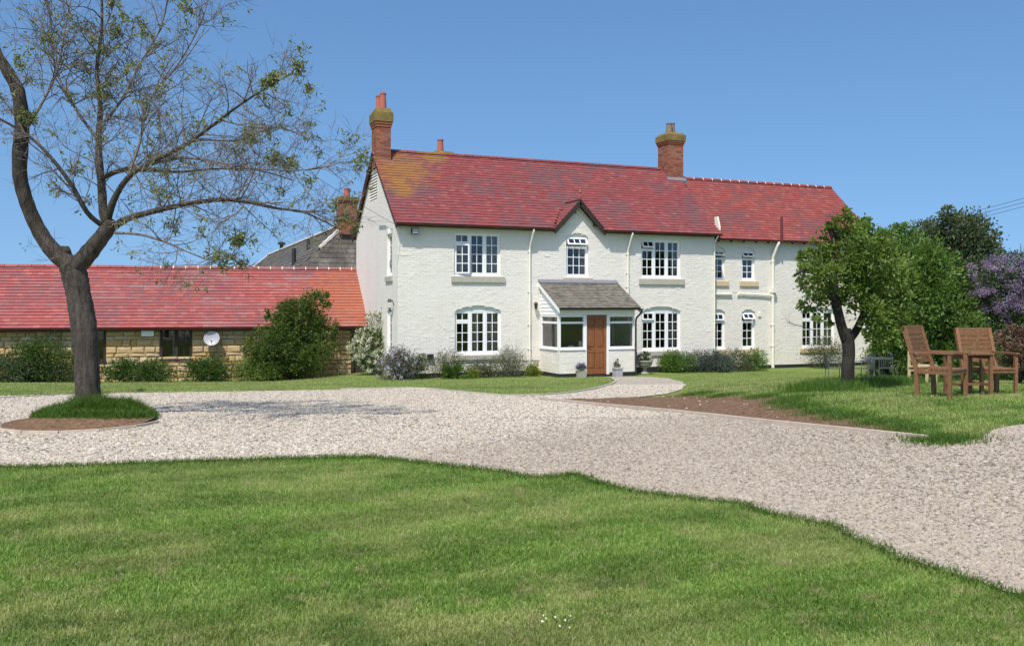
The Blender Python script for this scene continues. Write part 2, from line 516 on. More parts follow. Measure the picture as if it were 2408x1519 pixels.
m_plain('white_plastic', C4(0.78, 0.78, 0.76), 0.4, 0.03, 5, 0.02)
m_plain('wire_black', C4(0.03, 0.03, 0.032), 0.6, 0.1, 5, 0.0)
m_plain('pole_wood', C4(0.16, 0.12, 0.09), 0.9, 0.2, 5, 0.3)
m_glass()
m_bark('bark_grey', C4(0.028, 0.022, 0.018), C4(0.135, 0.115, 0.098), C4(0.085, 0.075, 0.05))
m_bark('bark_dark', C4(0.016, 0.013, 0.011), C4(0.05, 0.042, 0.038), C4(0.075, 0.072, 0.058))
m_bark('twig_bark', C4(0.13, 0.105, 0.098), C4(0.29, 0.245, 0.23), C4(0.22, 0.19, 0.14))
m_leaf('leaf_bare', [C4(0.12, 0.16, 0.055), C4(0.22, 0.27, 0.10), C4(0.30, 0.29, 0.13)], 0.4)
m_leaf('leaf_apple', [C4(0.06, 0.115, 0.018), C4(0.15, 0.235, 0.042), C4(0.26, 0.33, 0.085)], 0.4)
m_leaf('leaf_haw', [C4(0.035, 0.08, 0.014), C4(0.10, 0.185, 0.034), C4(0.19, 0.275, 0.06)], 0.35)
m_leaf('leaf_bush', [C4(0.03, 0.07, 0.013), C4(0.06, 0.12, 0.022), C4(0.11, 0.175, 0.035)], 0.35)
m_leaf('leaf_tall', [C4(0.04, 0.08, 0.014), C4(0.085, 0.14, 0.025), C4(0.17, 0.21, 0.045)], 0.35)
m_leaf('leaf_dark', [C4(0.045, 0.07, 0.03), C4(0.09, 0.125, 0.055), C4(0.155, 0.18, 0.095)], 0.3)
m_leaf('leaf_lilac', [C4(0.03, 0.06, 0.02), C4(0.055, 0.10, 0.03), C4(0.08, 0.12, 0.045)], 0.3)
m_leaf('leaf_grey', [C4(0.08, 0.10, 0.06), C4(0.15, 0.17, 0.11), C4(0.20, 0.21, 0.15)], 0.3)
m_leaf('leaf_blue', [C4(0.06, 0.09, 0.07), C4(0.11, 0.145, 0.12), C4(0.15, 0.18, 0.16)], 0.25)
m_leaf('leaf_lime', [C4(0.14, 0.20, 0.02), C4(0.24, 0.30, 0.035), C4(0.32, 0.36, 0.06)], 0.4)
m_leaf('leaf_fresh', [C4(0.06, 0.13, 0.02), C4(0.12, 0.22, 0.04), C4(0.19, 0.30, 0.07)], 0.4)
m_leaf('leaf_mix', [C4(0.045, 0.075, 0.028), C4(0.10, 0.13, 0.05), C4(0.17, 0.155, 0.09)], 0.3)
m_leaf('leaf_red', [C4(0.12, 0.05, 0.05), C4(0.17, 0.09, 0.075), C4(0.12, 0.12, 0.05)], 0.3)
m_leaf('petal_white', [C4(0.55, 0.55, 0.40), C4(0.72, 0.72, 0.60), C4(0.78, 0.77, 0.70)], 0.25)
m_leaf('petal_mauve', [C4(0.38, 0.32, 0.52), C4(0.55, 0.48, 0.68), C4(0.68, 0.62, 0.76)], 0.3)
m_leaf('petal_lilac', [C4(0.22, 0.15, 0.31), C4(0.33, 0.24, 0.42), C4(0.45, 0.36, 0.53)], 0.35)
m_leaf('petal_pink', [C4(0.48, 0.22, 0.26), C4(0.58, 0.36, 0.36)], 0.3)
m_leaf('petal_lavender', [C4(0.15, 0.12, 0.28), C4(0.25, 0.2, 0.42)], 0.3)
def m_grass(name, cols, dry, lush, trans=0.35):
    t = NT(name)
    c = t.ramp(t.rnd(False), [(i / (len(cols) - 1), k) for i, k in enumerate(cols)])
    c = t.mix(t.ramp(t.noise(0.9, 5, 0.65, dist=0.4), [(0.45, 0.0), (0.60, 0.9)]), c, dry)
    c = t.mix(t.ramp(t.noise(1.7, 5, 0.7), [(0.52, 0.0), (0.64, 0.7)]), c, lush)
    c = t.mix(t.ramp(t.noise(1.0, 4, 0.6, stretch=(0.5, 2.4, 1)), [(0.44, 0.0), (0.58, 0.9)]), c, t.mix(1.0, c, C4(0.55, 0.62, 0.5), 'MULTIPLY'))
    c = t.mix(t.ramp(t.noise(5.5, 4, 0.6), [(0.56, 0.0), (0.68, 0.7)]), c, C4(0.40, 0.355, 0.19))
    p = t.n('ShaderNodeBsdfPrincipled'); t.l(c, p.inputs['Base Color']); p.inputs['Roughness'].default_value = 0.45
    p.inputs['Specular IOR Level'].default_value = 0.4
    tr = t.n('ShaderNodeBsdfTranslucent'); t.l(t.mix(1.0, c, C4(1.2, 1.15, 0.6), 'MULTIPLY'), tr.inputs['Color'])
    ms = t.n('ShaderNodeMixShader'); ms.inputs[0].default_value = trans
    t.l(p.outputs[0], ms.inputs[1]); t.l(tr.outputs[0], ms.inputs[2]); t.l(ms.outputs[0], t.out.inputs['Surface'])
    MT[name] = t.m
GL_ = [C4(0.10, 0.185, 0.028), C4(0.175, 0.31, 0.05), C4(0.26, 0.41, 0.085), C4(0.41, 0.49, 0.16)]
m_grass('grass_lawn', GL_, C4(0.40, 0.425, 0.16), C4(0.08, 0.18, 0.022))
m_grass('grass_pale', [C4(0.24, 0.31, 0.085), C4(0.33, 0.39, 0.13), C4(0.40, 0.44, 0.17)], C4(0.42, 0.43, 0.18), C4(0.23, 0.32, 0.08))
m_leaf('grass_long', [C4(0.05, 0.11, 0.014), C4(0.085, 0.17, 0.022), C4(0.13, 0.22, 0.04)], 0.4, 0.5)
m_ground(); m_gravel(); m_soil()

# ---------------------------------------------------------------- ground, gravel, lawns
RNG = np.random.default_rng(7)
random.seed(7)

def inside(poly, X, Z):
    poly = np.asarray(poly); res = np.zeros(len(X), bool)
    n = len(poly); j = n - 1
    for i in range(n):
        xi, zi = poly[i]; xj, zj = poly[j]
        c = ((zi > Z) != (zj > Z))
        with np.errstate(divide='ignore', invalid='ignore'):
            c &= X < (xj - xi) * (Z - zi) / (zj - zi + 1e-12) + xi
        res ^= c
        j = i
    return res

def sheet(name, poly, off, mat, step=0.4, dome=None):
    """Ground sheet with outline poly (camera-aligned plan), laid over the terrain."""
    pts = []
    n = len(poly)
    for i in range(n):
        a = np.array(poly[i]); b = np.array(poly[(i + 1) % n])
        k = max(1, int(np.linalg.norm(b - a) / step))
        for q in range(k): pts.append(tuple(a + (b - a) * q / k))
    nb = len(pts)
    xs = [p[0] for p in pts]; zs = [p[1] for p in pts]
    gx, gz = np.meshgrid(np.arange(min(xs), max(xs), step), np.arange(min(zs), max(zs), step))
    gx = gx.ravel(); gz = gz.ravel()
    m = inside(pts, gx, gz)
    allp = [Vector(p) for p in pts] + [Vector((a, b)) for a, b in zip(gx[m], gz[m])]
    vs, es, fs, _, _, _ = delaunay_2d_cdt(allp, [], [list(range(nb))], 1, 1e-5)
    X = np.array([v[0] for v in vs]); Z = np.array([v[1] for v in vs])
    wx, wy = to_world(X, Z)
    wz = terrain_c(X, Z) + off
    if dome is not None: wz = wz + dome(X, Z)
    me = bpy.data.meshes.new(name)
    fl = []
    for f in fs:
        a, b, c = [np.array((wx[i], wy[i])) for i in f[:3]]
        cr = (b[0]-a[0])*(c[1]-a[1]) - (b[1]-a[1])*(c[0]-a[0])
        fl.append(tuple(f) if cr > 0 else tuple(reversed(f)))
    me.from_pydata(list(zip(wx, wy, wz)), [], fl)
    me.materials.append(mat)
    me.polygons.foreach_set('use_smooth', [True] * len(me.polygons))
    o = link(name, me)
    o['kind'] = 'structure'
    return o

# one terrain sheet to the horizon
def axis(lo, hi, fine, far):
    a = list(np.arange(lo, hi + 1e-6, fine)); s = fine
    x = hi
    while x < far: s *= 1.5; x += s; a.append(x)
    s = fine; x = lo
    while x > -far: s *= 1.5; x -= s; a.insert(0, x)
    return np.array(a)
gX = axis(-24, 26, 0.5, 3000); gZ = axis(-4, 46, 0.5, 3000)
GX, GZ = np.meshgrid(gX, gZ)
wx, wy = to_world(GX, GZ)
wz = terrain_c(GX, GZ)
nv = len(gX)
me = bpy.data.meshes.new('ground')
fs = [(j*nv+i, j*nv+i+1, (j+1)*nv+i+1, (j+1)*nv+i) for j in range(len(gZ)-1) for i in range(nv-1)]
me.from_pydata(list(zip(wx.ravel(), wy.ravel(), wz.ravel())), [], fs)
me.materials.append(MT['lawn_turf'])
me.polygons.foreach_set('use_smooth', [True] * len(me.polygons))
link('ground', me)['kind'] = 'structure'

LAWN_EDGE = [gp(*q) for q in [(-60,1109),(0,1105),(100,1101),(200,1097),(420,1088),(640,1080),(860,1076),(960,1085),(1100,1101),(1200,1113),(1240,1121),(1290,1123),(1345,1119),(1385,1128),(1440,1147),(1500,1161),(1560,1166),(1640,1177),(1710,1179),(1755,1189),(1800,1207),(1860,1217),(1910,1228),(1960,1243),(2000,1266),(2060,1290),(2110,1315),(2160,1330),(2220,1344),(2300,1376),(2360,1392),(2408,1404),(2500,1450)]]
def ragged(pts, step, amp, seed):
    rg = random.Random(seed); out = []
    for a_, b_ in zip(pts[:-1], pts[1:]):
        k = max(1, int(math.dist(a_, b_) / step))
        for q in range(k):
            out.append((a_[0] + (b_[0] - a_[0]) * q / k + (rg.gauss(0, amp) if q else 0), a_[1] + (b_[1] - a_[1]) * q / k + rg.gauss(0, amp)))
    return out + [pts[-1]]
LAWN_EDGE = ragged(ragged(LAWN_EDGE, .5, .035, 8), .12, .016, 3)
LAWN_EDGE = [(-18, 7.6), (-9, 8.0)] + LAWN_EDGE + [(3.3, 3.0), (4.6, -1.5)]
STRIP_EDGE = [gp(*q) for q in [(-60,935),(0,933),(150,929),(300,925.5),(600,921),(800,917.5),(985,914)]]
STRIP_EDGE = [(-22, 15.2)] + STRIP_EDGE
PATH_L = [gp(*q) for q in [(985,914),(1085,924),(1180,933),(1250,933.5),(1330,927),(1400,916.5),(1438,905),(1450,897),(1440,890),(1418,886.5)]]
PATH_R = [gp(*q) for q in [(1530,887),(1575,890.5),(1605,898),(1613,906),(1603,917),(1570,927),(1500,935),(1440,937.5),(1330,940),(1272,942)]]
KERB = [gp(*q) for q in [(1272,942),(1500,966),(1730,990),(1950,1013),(2180,1038)]]
LAWN_R = [gp(*q) for q in [(2180,1041),(2210,1048),(2255,1046),(2300,1036),(2330,1018),(2370,1006),(2408,1001)]] + [(8, 9.6), (16, 9.9)]
GRAVEL = LAWN_EDGE + [(16, -1.5)] + LAWN_R[::-1] + KERB[::-1][0:] + PATH_R[::-1][1:] + PATH_L[::-1] + STRIP_EDGE[::-1][1:]
sheet('gravel_drive', GRAVEL, 0.012, MT['gravel_bed'], 0.4)
SOIL_ = [gp(*q) for q in [(1285,943.5),(1330,940.5),(1440,938),(1520,936),(1600,931),(1700,934),(1790,936),(1880,938),(1850,948),(1868,962),(1930,978),(2010,990),(2090,1004),(2150,1022),(2195,1040),(2178,1037),(1950,1012),(1730,989),(1500,965)]]
SOIL = ragged(SOIL_[:15], .12, .03, 5) + SOIL_[15:]
sheet('bare_soil', SOIL, 0.02, MT['soil'], 0.3, dome=lambda X, Z: 0.012 * np.sin(X * 9) * np.cos(Z * 7))

# round bed under the bare tree
BEDX, BEDZ, BEDR = -5.55, 11.5, 0.90
circ = [(BEDX + BEDR * math.cos(a), BEDZ + BEDR * math.sin(a)) for a in np.linspace(0, 2 * math.pi, 40, endpoint=False)]
bed = lambda X, Z: 0.17 * np.clip(1 - ((X - BEDX - .1) ** 2 + (Z - BEDZ - .15) ** 2) / BEDR ** 2, 0, 1)
sheet('tree_bed', circ, 0.02, MT['soil'], 0.12, dome=bed)

# loose stones lying on the gravel
def stones(name, n, poly, zlo, zhi, smin, smax, keep=1.0):
    Z = zlo * (zhi / zlo) ** RNG.random(n * 3)
    X = (RNG.random(n * 3) * 2 - 1) * (0.62 * Z + 0.3)
    m = inside(poly, X, Z) & (((X - BEDX) ** 2 + (Z - BEDZ) ** 2) > (BEDR + .02) ** 2)
    X = X[m][:n]; Z = Z[m][:n]; k = len(X)
    wx, wy = to_world(X, Z); wz = terrain_c(X, Z) + 0.014
    base = np.array([(1,0,0),(0.1,1,0),(-1,0.1,0),(0,-1,0),(0,0,1),(0,0,-0.6)], float)
    s = (smin + (smax - smin) * RNG.random(k) ** 2.2)[:, None, None]
    V = base[None] * (1 + (RNG.random((k, 6, 3)) - .5) * 0.7) + (RNG.random((k, 6, 3)) - .5) * 0.35
    V *= s * np.stack([np.ones(k), 0.75 + .3 * RNG.random(k), 0.35 + .4 * RNG.random(k)], 1)[:, None, :]
    a = RNG.random(k) * 6.28
    ca, sa = np.cos(a)[:, None], np.sin(a)[:, None]
    x = V[..., 0] * ca - V[..., 1] * sa; y = V[..., 0] * sa + V[..., 1] * ca
    V = np.stack([x + wx[:, None], y + wy[:, None], V[..., 2] + wz[:, None]], 2)
    F = [(0,1,4),(1,2,4),(2,3,4),(3,0,4),(1,0,5),(2,1,5),(3,2,5),(0,3,5)]
    return mass(name, V, F, RNG.random(k), MT['gravel_stone'])
tag(stones('gravel_stones', 190000, GRAVEL, 4.5, 24, 0.008, 0.024), 'loose cream and grey stones covering the gravel drive', 'gravel', kind='stuff')
tag(stones('soil_stones', 420, SOIL, 8.5, 17, 0.012, 0.035), 'small pale stones scattered on the bare brown soil', 'stones', kind='stuff')

# grass blades
def blades(name, X, Z, h0, h1, w, mat, label, lean=0.5, off=None, rnd=None, parent=None, hs=None):
    k = len(X)
    wx, wy = to_world(X, Z); wz = terrain_c(X, Z)
    if off is not None: wz = wz + off(X, Z)
    h = (h0 + (h1 - h0) * RNG.random(k))
    if hs is not None: h = h * np.clip(hs, .15, 2)
    a = RNG.random(k) * 6.283
    la = RNG.random(k) * 6.283; ll = lean * h * (0.2 + RNG.random(k))
    wd = w * (0.6 + 0.8 * RNG.random(k))
    dx, dy = np.cos(a) * wd / 2, np.sin(a) * wd / 2
    lx, ly = np.cos(la) * ll, np.sin(la) * ll
    V = np.zeros((k, 5, 3))
    V[:, 0] = np.stack([wx - dx, wy - dy, wz - .004], 1); V[:, 1] = np.stack([wx + dx, wy + dy, wz - .004], 1)
    V[:, 2] = np.stack([wx + dx * .8 + lx * .35, wy + dy * .8 + ly * .35, wz + h * .6], 1)
    V[:, 3] = np.stack([wx - dx * .8 + lx * .35, wy - dy * .8 + ly * .35, wz + h * .6], 1)
    V[:, 4] = np.stack([wx + lx, wy + ly, wz + h], 1)
    r = RNG.random(k) if rnd is None else rnd
    o = mass(name, V, [(0, 1, 2, 3), (3, 2, 4)], r, mat, parent)
    return tag(o, label, 'grass', kind='stuff') if parent is None else tag(o, kind='stuff')

def scatter(poly, n, zlo, zhi, pw=1.0):
    Z = zlo * (zhi / zlo) ** RNG.random(n * 4)
    X = (RNG.random(n * 4) * 2 - 1) * (0.60 * Z + 0.3)
    m = inside(poly, X, Z)
    return X[m][:n], Z[m][:n]

NEAR = LAWN_EDGE + [(4.6, -3), (-18, -3)]
X, Z = scatter(NEAR, 330000, 3.6, 9.2)
blades('lawn_grass', X, Z, 0.012, 0.036, 0.0042, MT['grass_lawn'], 'short mown green grass of the foreground lawn', 0.9)
# a few daisies and a dandelion or two
k = 9
Xd, Zd = (np.array(q) for q in zip(*[gp(random.uniform(1270, 1380), random.uniform(1462, 1496)) for _ in range(k)])); wxd, wyd = to_world(Xd, Zd); wzd = terrain_c(Xd, Zd) + .034
Vd = np.zeros((k, 6, 3)); an = np.linspace(0, 2 * math.pi, 7)[:6]
Vd[..., 0] = wxd[:, None] + .0045 * np.cos(an)[None]; Vd[..., 1] = wyd[:, None] + .0045 * np.sin(an)[None]; Vd[..., 2] = wzd[:, None] + .004 * np.sin(an)[None]
tag(mass('daisies', Vd, [(0, 1, 2, 3, 4, 5)], RNG.random(k), MT['petal_white']), 'tiny white daisies dotted over the foreground lawn', 'flowers', kind='stuff')
# longer fringe at the lawn's edge
ex, ez = [], []
for a, b in zip(LAWN_EDGE[1:-2], LAWN_EDGE[2:-1]):
    L = math.dist(a, b); k = int(L * 900)
    t = RNG.random(k)
    ex.append(a[0] + (b[0]-a[0]) * t + RNG.normal(0, .03, k)); ez.append(a[1] + (b[1]-a[1]) * t - np.abs(RNG.normal(0, .10, k)) + .03)
blades('lawn_edge_grass', np.concatenate(ex), np.concatenate(ez), 0.025, 0.06, 0.005, MT['grass_long'], 'longer unmown grass fringing the foreground lawn along the gravel', 0.8)

RIGHT = [gp(*q) for q in [(1545,887.5),(1590,892),(1618,900),(1622,909),(1612,919),(1590,930),(1700,935),(1880,939),(1850,948),(1868,962),(1930,978),(2010,990),(2090,1004),(2150,1022),(2195,1041)]] + LAWN_R + [(22, 20), (22, 33.5), (9, 35), (6, 32.8)]
X, Z = scatter(RIGHT, 150000, 8.6, 34)
far = Z > 15.5 + 1.2 * np.sin(X)
blades('wing_lawn_grass', X[far], Z[far], 0.02, 0.05, 0.009, MT['grass_pale'], 'pale close mown grass of the lawn in front of the wing', 0.8)
X, Z = X[~far], Z[~far]
blades('side_lawn_grass', X, Z, 0.02, 0.055, 0.007, MT['grass_lawn'], 'mown green grass of the lawn under the wooden chairs', 0.8)
STRIP = STRIP_EDGE + PATH_L + [(3.0, 31.5), (-3, 30), (-5, 34), (-22, 28)]
X, Z = scatter(STRIP, 70000, 15, 33)
blades('border_lawn_grass', X, Z, 0.02, 0.05, 0.009, MT['grass_pale'], 'pale mown grass strip between gravel and house border', 0.8)
# tufts: edge of the side lawn and foot of the apple tree
def tufts(cen, n, sx, sz):
    c = np.array(cen); i = RNG.integers(0, len(c), n)
    return c[i, 0] + RNG.normal(0, sx, n), c[i, 1] + RNG.normal(0, sz, n)
fr = [gp(*q) for q in [(1850,950),(1870,960),(1930,974),(1990,984),(2070,998),(2130,1012),(2190,1036),(2230,1042),(1870,940),(1800,936),(1700,934),(1640,930)]]
X, Z = tufts(fr, 14000, 0.16, 0.14)
blades('side_edge_grass', X, Z, 0.03, 0.09, 0.006, MT['grass_long'], 'uneven green grass creeping over the bare brown soil', 0.8)
at_ = [gp(*q) for q in [(1960,915),(2000,912),(2050,908),(2100,905),(2150,902),(1930,922),(2200,903)]]
X, Z = tufts(at_, 16000, 0.28, 0.22)
blades('tree_foot_grass', X, Z, 0.06, 0.22, 0.006, MT['grass_long'], 'tall unmown grass around the foot of the apple tree', 0.6)
# long grass on the round bed
k = 26000
a = RNG.random(k) * 6.283; rr = np.sqrt(RNG.random(k))
X = BEDX + 0.10 + rr * np.cos(a) * 0.76 + RNG.normal(0, .03, k); Z = BEDZ + 0.20 + rr * np.sin(a) * 0.62 + RNG.normal(0, .03, k)
blades('bed_grass', X, Z, 0.06, 0.20, 0.006, MT['grass_long'], 'long green grass heaped round the foot of the bare tree', 0.8, off=lambda X, Z: bed(X, Z) + .01, hs=(1.2 - .95 * rr ** 1.4) * (.75 + .55 * np.sin(X * 9 + 3 * np.sin(Z * 7)) * np.cos(Z * 8)) + .3 * RNG.random(k))

# edging boards and kerbs
def edging(name, label, pts, w, h, mat, seglen, up=0.02):
    root = empty(name, tuple(to_world(*pts[0])) + (float(terrain_c(*pts[0])),))
    tag(root, label, 'edging')
    org = Vector(root.location)
    # resample
    P = [np.array(p) for p in pts]; d = [0]
    for a_, b_ in zip(P[:-1], P[1:]): d.append(d[-1] + np.linalg.norm(b_ - a_))
    n = max(1, int(d[-1] / seglen))
    s = np.linspace(0, d[-1], n + 1)
    X = np.interp(s, d, [p[0] for p in P]); Z = np.interp(s, d, [p[1] for p in P])
    wx, wy = to_world(X, Z); wz = terrain_c(X, Z)
    for i in range(n):
        p = Vector((wx[i], wy[i], wz[i] + up)) - org; q = Vector((wx[i+1], wy[i+1], wz[i+1] + up)) - org
        e = (q - p).normalized() * 0.004
        mb = MB(); mb.bar(p + e, q - e, w, h, random.random())
        mb.build('board', mat, root)
    return root
edging('timber_edging', 'straight pale timber edging board between gravel and bare soil', KERB, 0.065, 0.08, MT['tan_timber'], 2.0, 0.02)
edging('curved_edging', 'thin curved edging along the grass strip and path to the porch', STRIP_EDGE[-2:] + PATH_L[1:-1], 0.05, 0.05, MT['grey_timber'], 0.8)
edging('bed_edging', 'thin pale rim round the front of the tree bed', [(BEDX + 1.02 * math.cos(a), BEDZ + 1.02 * math.sin(a)) for a in np.linspace(math.pi * 1.02, math.pi * 1.98, 14)], 0.03, 0.05, MT['tan_timber'], 0.4)

# ---------------------------------------------------------------- farmhouse
HOUSE = tag(empty('farmhouse', (0, 0, 0)), 'long cream painted brick farmhouse with red tiled roof and porch', 'house')
PB = MT['painted_brick']
LEN, DEP, EAVE_Z, RIDGE_Z, RIDGE_Y, OV = 12.66, 6.28, 5.17, 8.12, 3.14, 0.30
WX1, WY, WEAVE_Z, WRIDGE_Z, WOV = 21.1, 0.45, 5.05, 7.80, 0.30
SLM = (RIDGE_Z - EAVE_Z) / (RIDGE_Y + OV)
SLW = (WRIDGE_Z - WEAVE_Z) / (RIDGE_Y - WY + WOV)
DX, DZ, DSL, DHW = 6.72, 6.24, 1.04, 1.03        # gablet over the middle window
# openings: x0, x1, z0, head z, crown z (None = flat)
MAIN_W = [(2.00, 3.71, 3.46, 4.94, None), (2.02, 3.73, .74, 2.25, 2.43), (6.26, 7.16, 3.46, 4.93, 5.06), (9.38, 11.11, 3.46, 4.91, None), (9.40, 11.11, .73, 2.22, 2.40)]
WING_W = [(12.86, 13.48, 3.43, 4.62, 4.75), (14.28, 14.92, 3.43, 4.62, 4.75), (12.86, 13.48, .70, 2.16, 2.28), (14.28, 14.92, .70, 2.16, 2.28),
          (17.28, 19.00, 3.40, 4.56, 4.70), (17.28, 19.00, .68, 2.22, 2.36)]
GAB_W = [(0.72, 1.42, 3.46, 4.92, None), (0.72, 1.42, .74, 2.22, 2.36)]      # in y along the left gable

def arch_half(op, z):
    """Half width of an opening at height z, None when z is above or below it."""
    x0, x1, z0, zh, zc = op
    hw = (x1 - x0) / 2
    if z < z0: return None
    if z <= zh: return hw
    if zc is None or z >= zc: return None
    rise = zc - zh; rad = (hw * hw + rise * rise) / (2 * rise)
    d = z - (zc - rad)
    return math.sqrt(max(rad * rad - d * d, 0))

def subtract(iv, cuts):
    for a, b in cuts:
        out = []
        for p, q in iv:
            if b <= p or a >= q: out.append((p, q)); continue
            if a > p: out.append((p, a))
            if b < q: out.append((b, q))
        iv = out
    return iv

def courses(x0, x1, z0, z1, ops, limit=None, extra=None):
    """Brick rectangles (xa, xb, za, zb) of a wall in stretcher bond, cut round its openings."""
    out = []; CH, BL, J = 0.075, 0.225, 0.009
    k = 0; z = z0
    while z < z1 - 0.02:
        zt = min(z + CH, z1); zm = (z + zt) / 2
        iv = [(x0, x1)]
        if limit: iv = subtract(iv, [(-99, limit(zt)[0]), (limit(zt)[1], 99)])
        cuts = []
        for op in ops:
            h = arch_half(op, zm)
            if h is not None:
                c = (op[0] + op[1]) / 2; cuts.append((c - h, c + h))
        if extra: cuts += [c[:2] for c in extra if c[2] < zm < c[3]]
        iv = subtract(iv, cuts)
        for a, b in iv:
            x = math.floor(a / BL) * BL + (0.5 * BL if k % 2 else 0) - BL
            while x < b:
                p, q = max(a, x), min(b, x + BL - J)
                if q - p > 0.03: out.append((p, q, z, zt - J))
                x += BL
        z = zt; k += 1
    return out

def wall_slab(mb, x0, x1, z0, z1, ops, y0, y1, swap=False):
    """Backing wall behind the brick faces, with its openings left out."""
    zs = sorted({z0, z1} | {max(z0, min(z1, z)) for o in ops for z in (o[2], o[4] or o[3])})
    for a, b in zip(zs[:-1], zs[1:]):
        if b - a < 1e-6: continue
        m = (a + b) / 2
        iv = subtract([(x0, x1)], [(o[0], o[1]) for o in ops if o[2] < m < (o[4] or o[3])])
        for p, q in iv:
            if swap: mb.box((y0, p, a), (y1, q, b))
            else: mb.box((p, y0, a), (q, y1, b))

def brick_mass(name, rects, parent, to3, depth=0.10, jit=0.0034, mat=PB):
    """All bricks of a wall joined; to3 maps (x, y-depth, z) arrays to world."""
    r = np.array(rects)
    k = len(r)
    f = -np.abs(RNG.normal(0, jit, k)); w = RNG.normal(0, jit * .45, (k, 4))
    xa, xb, za, zb = r.T
    V = np.zeros((k, 8, 3))
    for i, (x, z) in enumerate(((xa, za), (xb, za), (xb, zb), (xa, zb))):
        e = 0.0025
        V[:, i] = np.stack([x + RNG.normal(0, .002, k), f + w[:, i], z + RNG.normal(0, .0015, k)], 1)
        V[:, i + 4] = np.stack([x, np.full(k, depth), z], 1)
    W = to3(V)
    F = [(0,1,2,3),(0,4,5,1),(1,5,6,2),(2,6,7,3),(3,7,4,0)]
    o = mass(name, W, F, RNG.random(k), mat, parent)
    return tag(o, kind='stuff')

front = lambda y: (lambda V: np.stack([V[..., 0], V[..., 1] + y, V[..., 2]], -1))
def side_x(x):          # wall facing -X: wall coordinate runs along world y
    return lambda V: np.stack([V[..., 1] + x, V[..., 0], V[..., 2]], -1)[:, :, :]

def brick_objects(rects, parent, y, n, key):
    """The bricks that show largest become objects of their own."""
    full = [r for r in rects if abs((r[1] - r[0]) - 0.216) < 0.002 and abs((r[3] - r[2]) - 0.066) < 0.002]
    full.sort(key=key)
    pick = full[:n]; ids = set(pick)
    mb = MB(); mb.box((0, 0, 0), (0.216, 0.10, 0.066))
    me = mb.mesh('brick', PB)
    for r in pick:
        link('brick', me, parent, (r[0], y - abs(random.gauss(0, .003)), r[2]), (random.gauss(0, .005), random.gauss(0, .006), random.gauss(0, .004)))
    return [r for r in rects if r not in ids]

# --- main front wall
dlim = lambda z: (0, LEN) if z <= 5.30 else (DX - (DZ - .12 - z) / DSL, DX + (DZ - .12 - z) / DSL)
MF = courses(0, LEN, 0.13, 6.02, MAIN_W, dlim, extra=[(5.30, 8.14, -1, 2.32)])
wallmb = MB()
wall_slab(wallmb, 0.02, LEN - .02, -0.3, 5.30, MAIN_W, 0.005, 0.30)
wallmb.prism([(DX - .78, 5.302), (DX + .78, 5.302), (DX, 6.08)], 'y', 0.005, 0.25)
WALL = wallmb.build('front_wall', PB, HOUSE)
MFrest = brick_objects(MF, WALL, 0.0, 150, lambda r: (r[0] - 1.0) ** 2 + (r[2] - 2.6) ** 2)
brick_mass('brickwork', MFrest, WALL, front(0.0))
# --- wing front wall
WF = courses(LEN + .1, WX1, 0.02, 5.26, WING_W)
mb = MB(); wall_slab(mb, LEN - .05, WX1 - .02, -0.4, 5.28, WING_W, WY + .005, WY + .30)
WW = mb.build('wing_wall', PB, HOUSE)
brick_mass('brickwork', WF, WW, front(WY))
# --- left gable wall (faces -X), with louvred vent
VENT = (2.82, 4.05, 6.34, 7.28, None)
zroof = lambda y: EAVE_Z + (min(y, 2 * RIDGE_Y - y) + OV) * SLM - 0.10
glim = lambda z: (0.10, DEP) if z < zroof(0) else ((z - zroof(0)) / SLM + .02, DEP - (z - zroof(0)) / SLM - .02)
GF = courses(0.11, DEP, 0.10, 7.95, GAB_W + [VENT], glim)
mb = MB(); wall_slab(mb, 0.10, DEP, -0.5, 5.30, GAB_W, 0.005, 0.30, swap=True)
mb.prism([(0.02, 5.302), (DEP - .02, 5.302), (RIDGE_Y, 8.0)], 'x', 0.10, 0.30)
GW = mb.build('gable_wall', PB, HOUSE)
brick_mass('brickwork', GF, GW, side_x(0.0), jit=.0012)
# vent slats
for i in range(9):
    z = VENT[2] + .03 + i * 0.104
    mb = MB(); mb.add([(0.0, VENT[0], z), (0.0, VENT[1], z), (0.05, VENT[1], z + .085), (0.05, VENT[0], z + .085), (0.025, VENT[0], z - .01), (0.025, VENT[1], z - .01), (0.075, VENT[1], z + .075), (0.075, VENT[0], z + .075)],
                      [(0,1,2,3),(7,6,5,4),(0,4,5,1),(1,5,6,2),(2,6,7,3),(3,7,4,0)])
    mb.build('vent_slat', PB, GW)
# --- other walls: right end of main house and wing, rear
mb = MB()
mb.prism([(WY, 4.9), (DEP - .02, 4.9), (RIDGE_Y, 8.02)], 'x', LEN - .30, LEN - .03)
mb.box((LEN - .3, 0.301, -.3), (LEN - .03, DEP - .3, 4.899))
mb.build('party_wall', PB, HOUSE)
mb = MB()
mb.box((WX1 - .3, WY + .301, -.4), (WX1, DEP - .3, 5.279))
mb.prism([(WY + .05, 5.28), (DEP - .06, 5.28), (RIDGE_Y, 7.70)], 'x', WX1 - .3, WX1)
mb.build('wing_end_wall', PB, HOUSE)
mb = MB(); mb.box((0.301, DEP - .3, -.5), (WX1, DEP, 5.25)); mb.build('rear_wall', PB, HOUSE)
# black plinth
for a, b in (((0.01, -0.022, -0.25), (5.22, 0.01, 0.125)), ((8.22, -0.022, -0.25), (LEN - .01, 0.01, 0.125)), ((LEN + .0, WY - .02, -.35), (WX1 - .02, WY + .01, 0.015))):
    MB().box(a, b).build('plinth', MT['black_paint'], HOUSE)

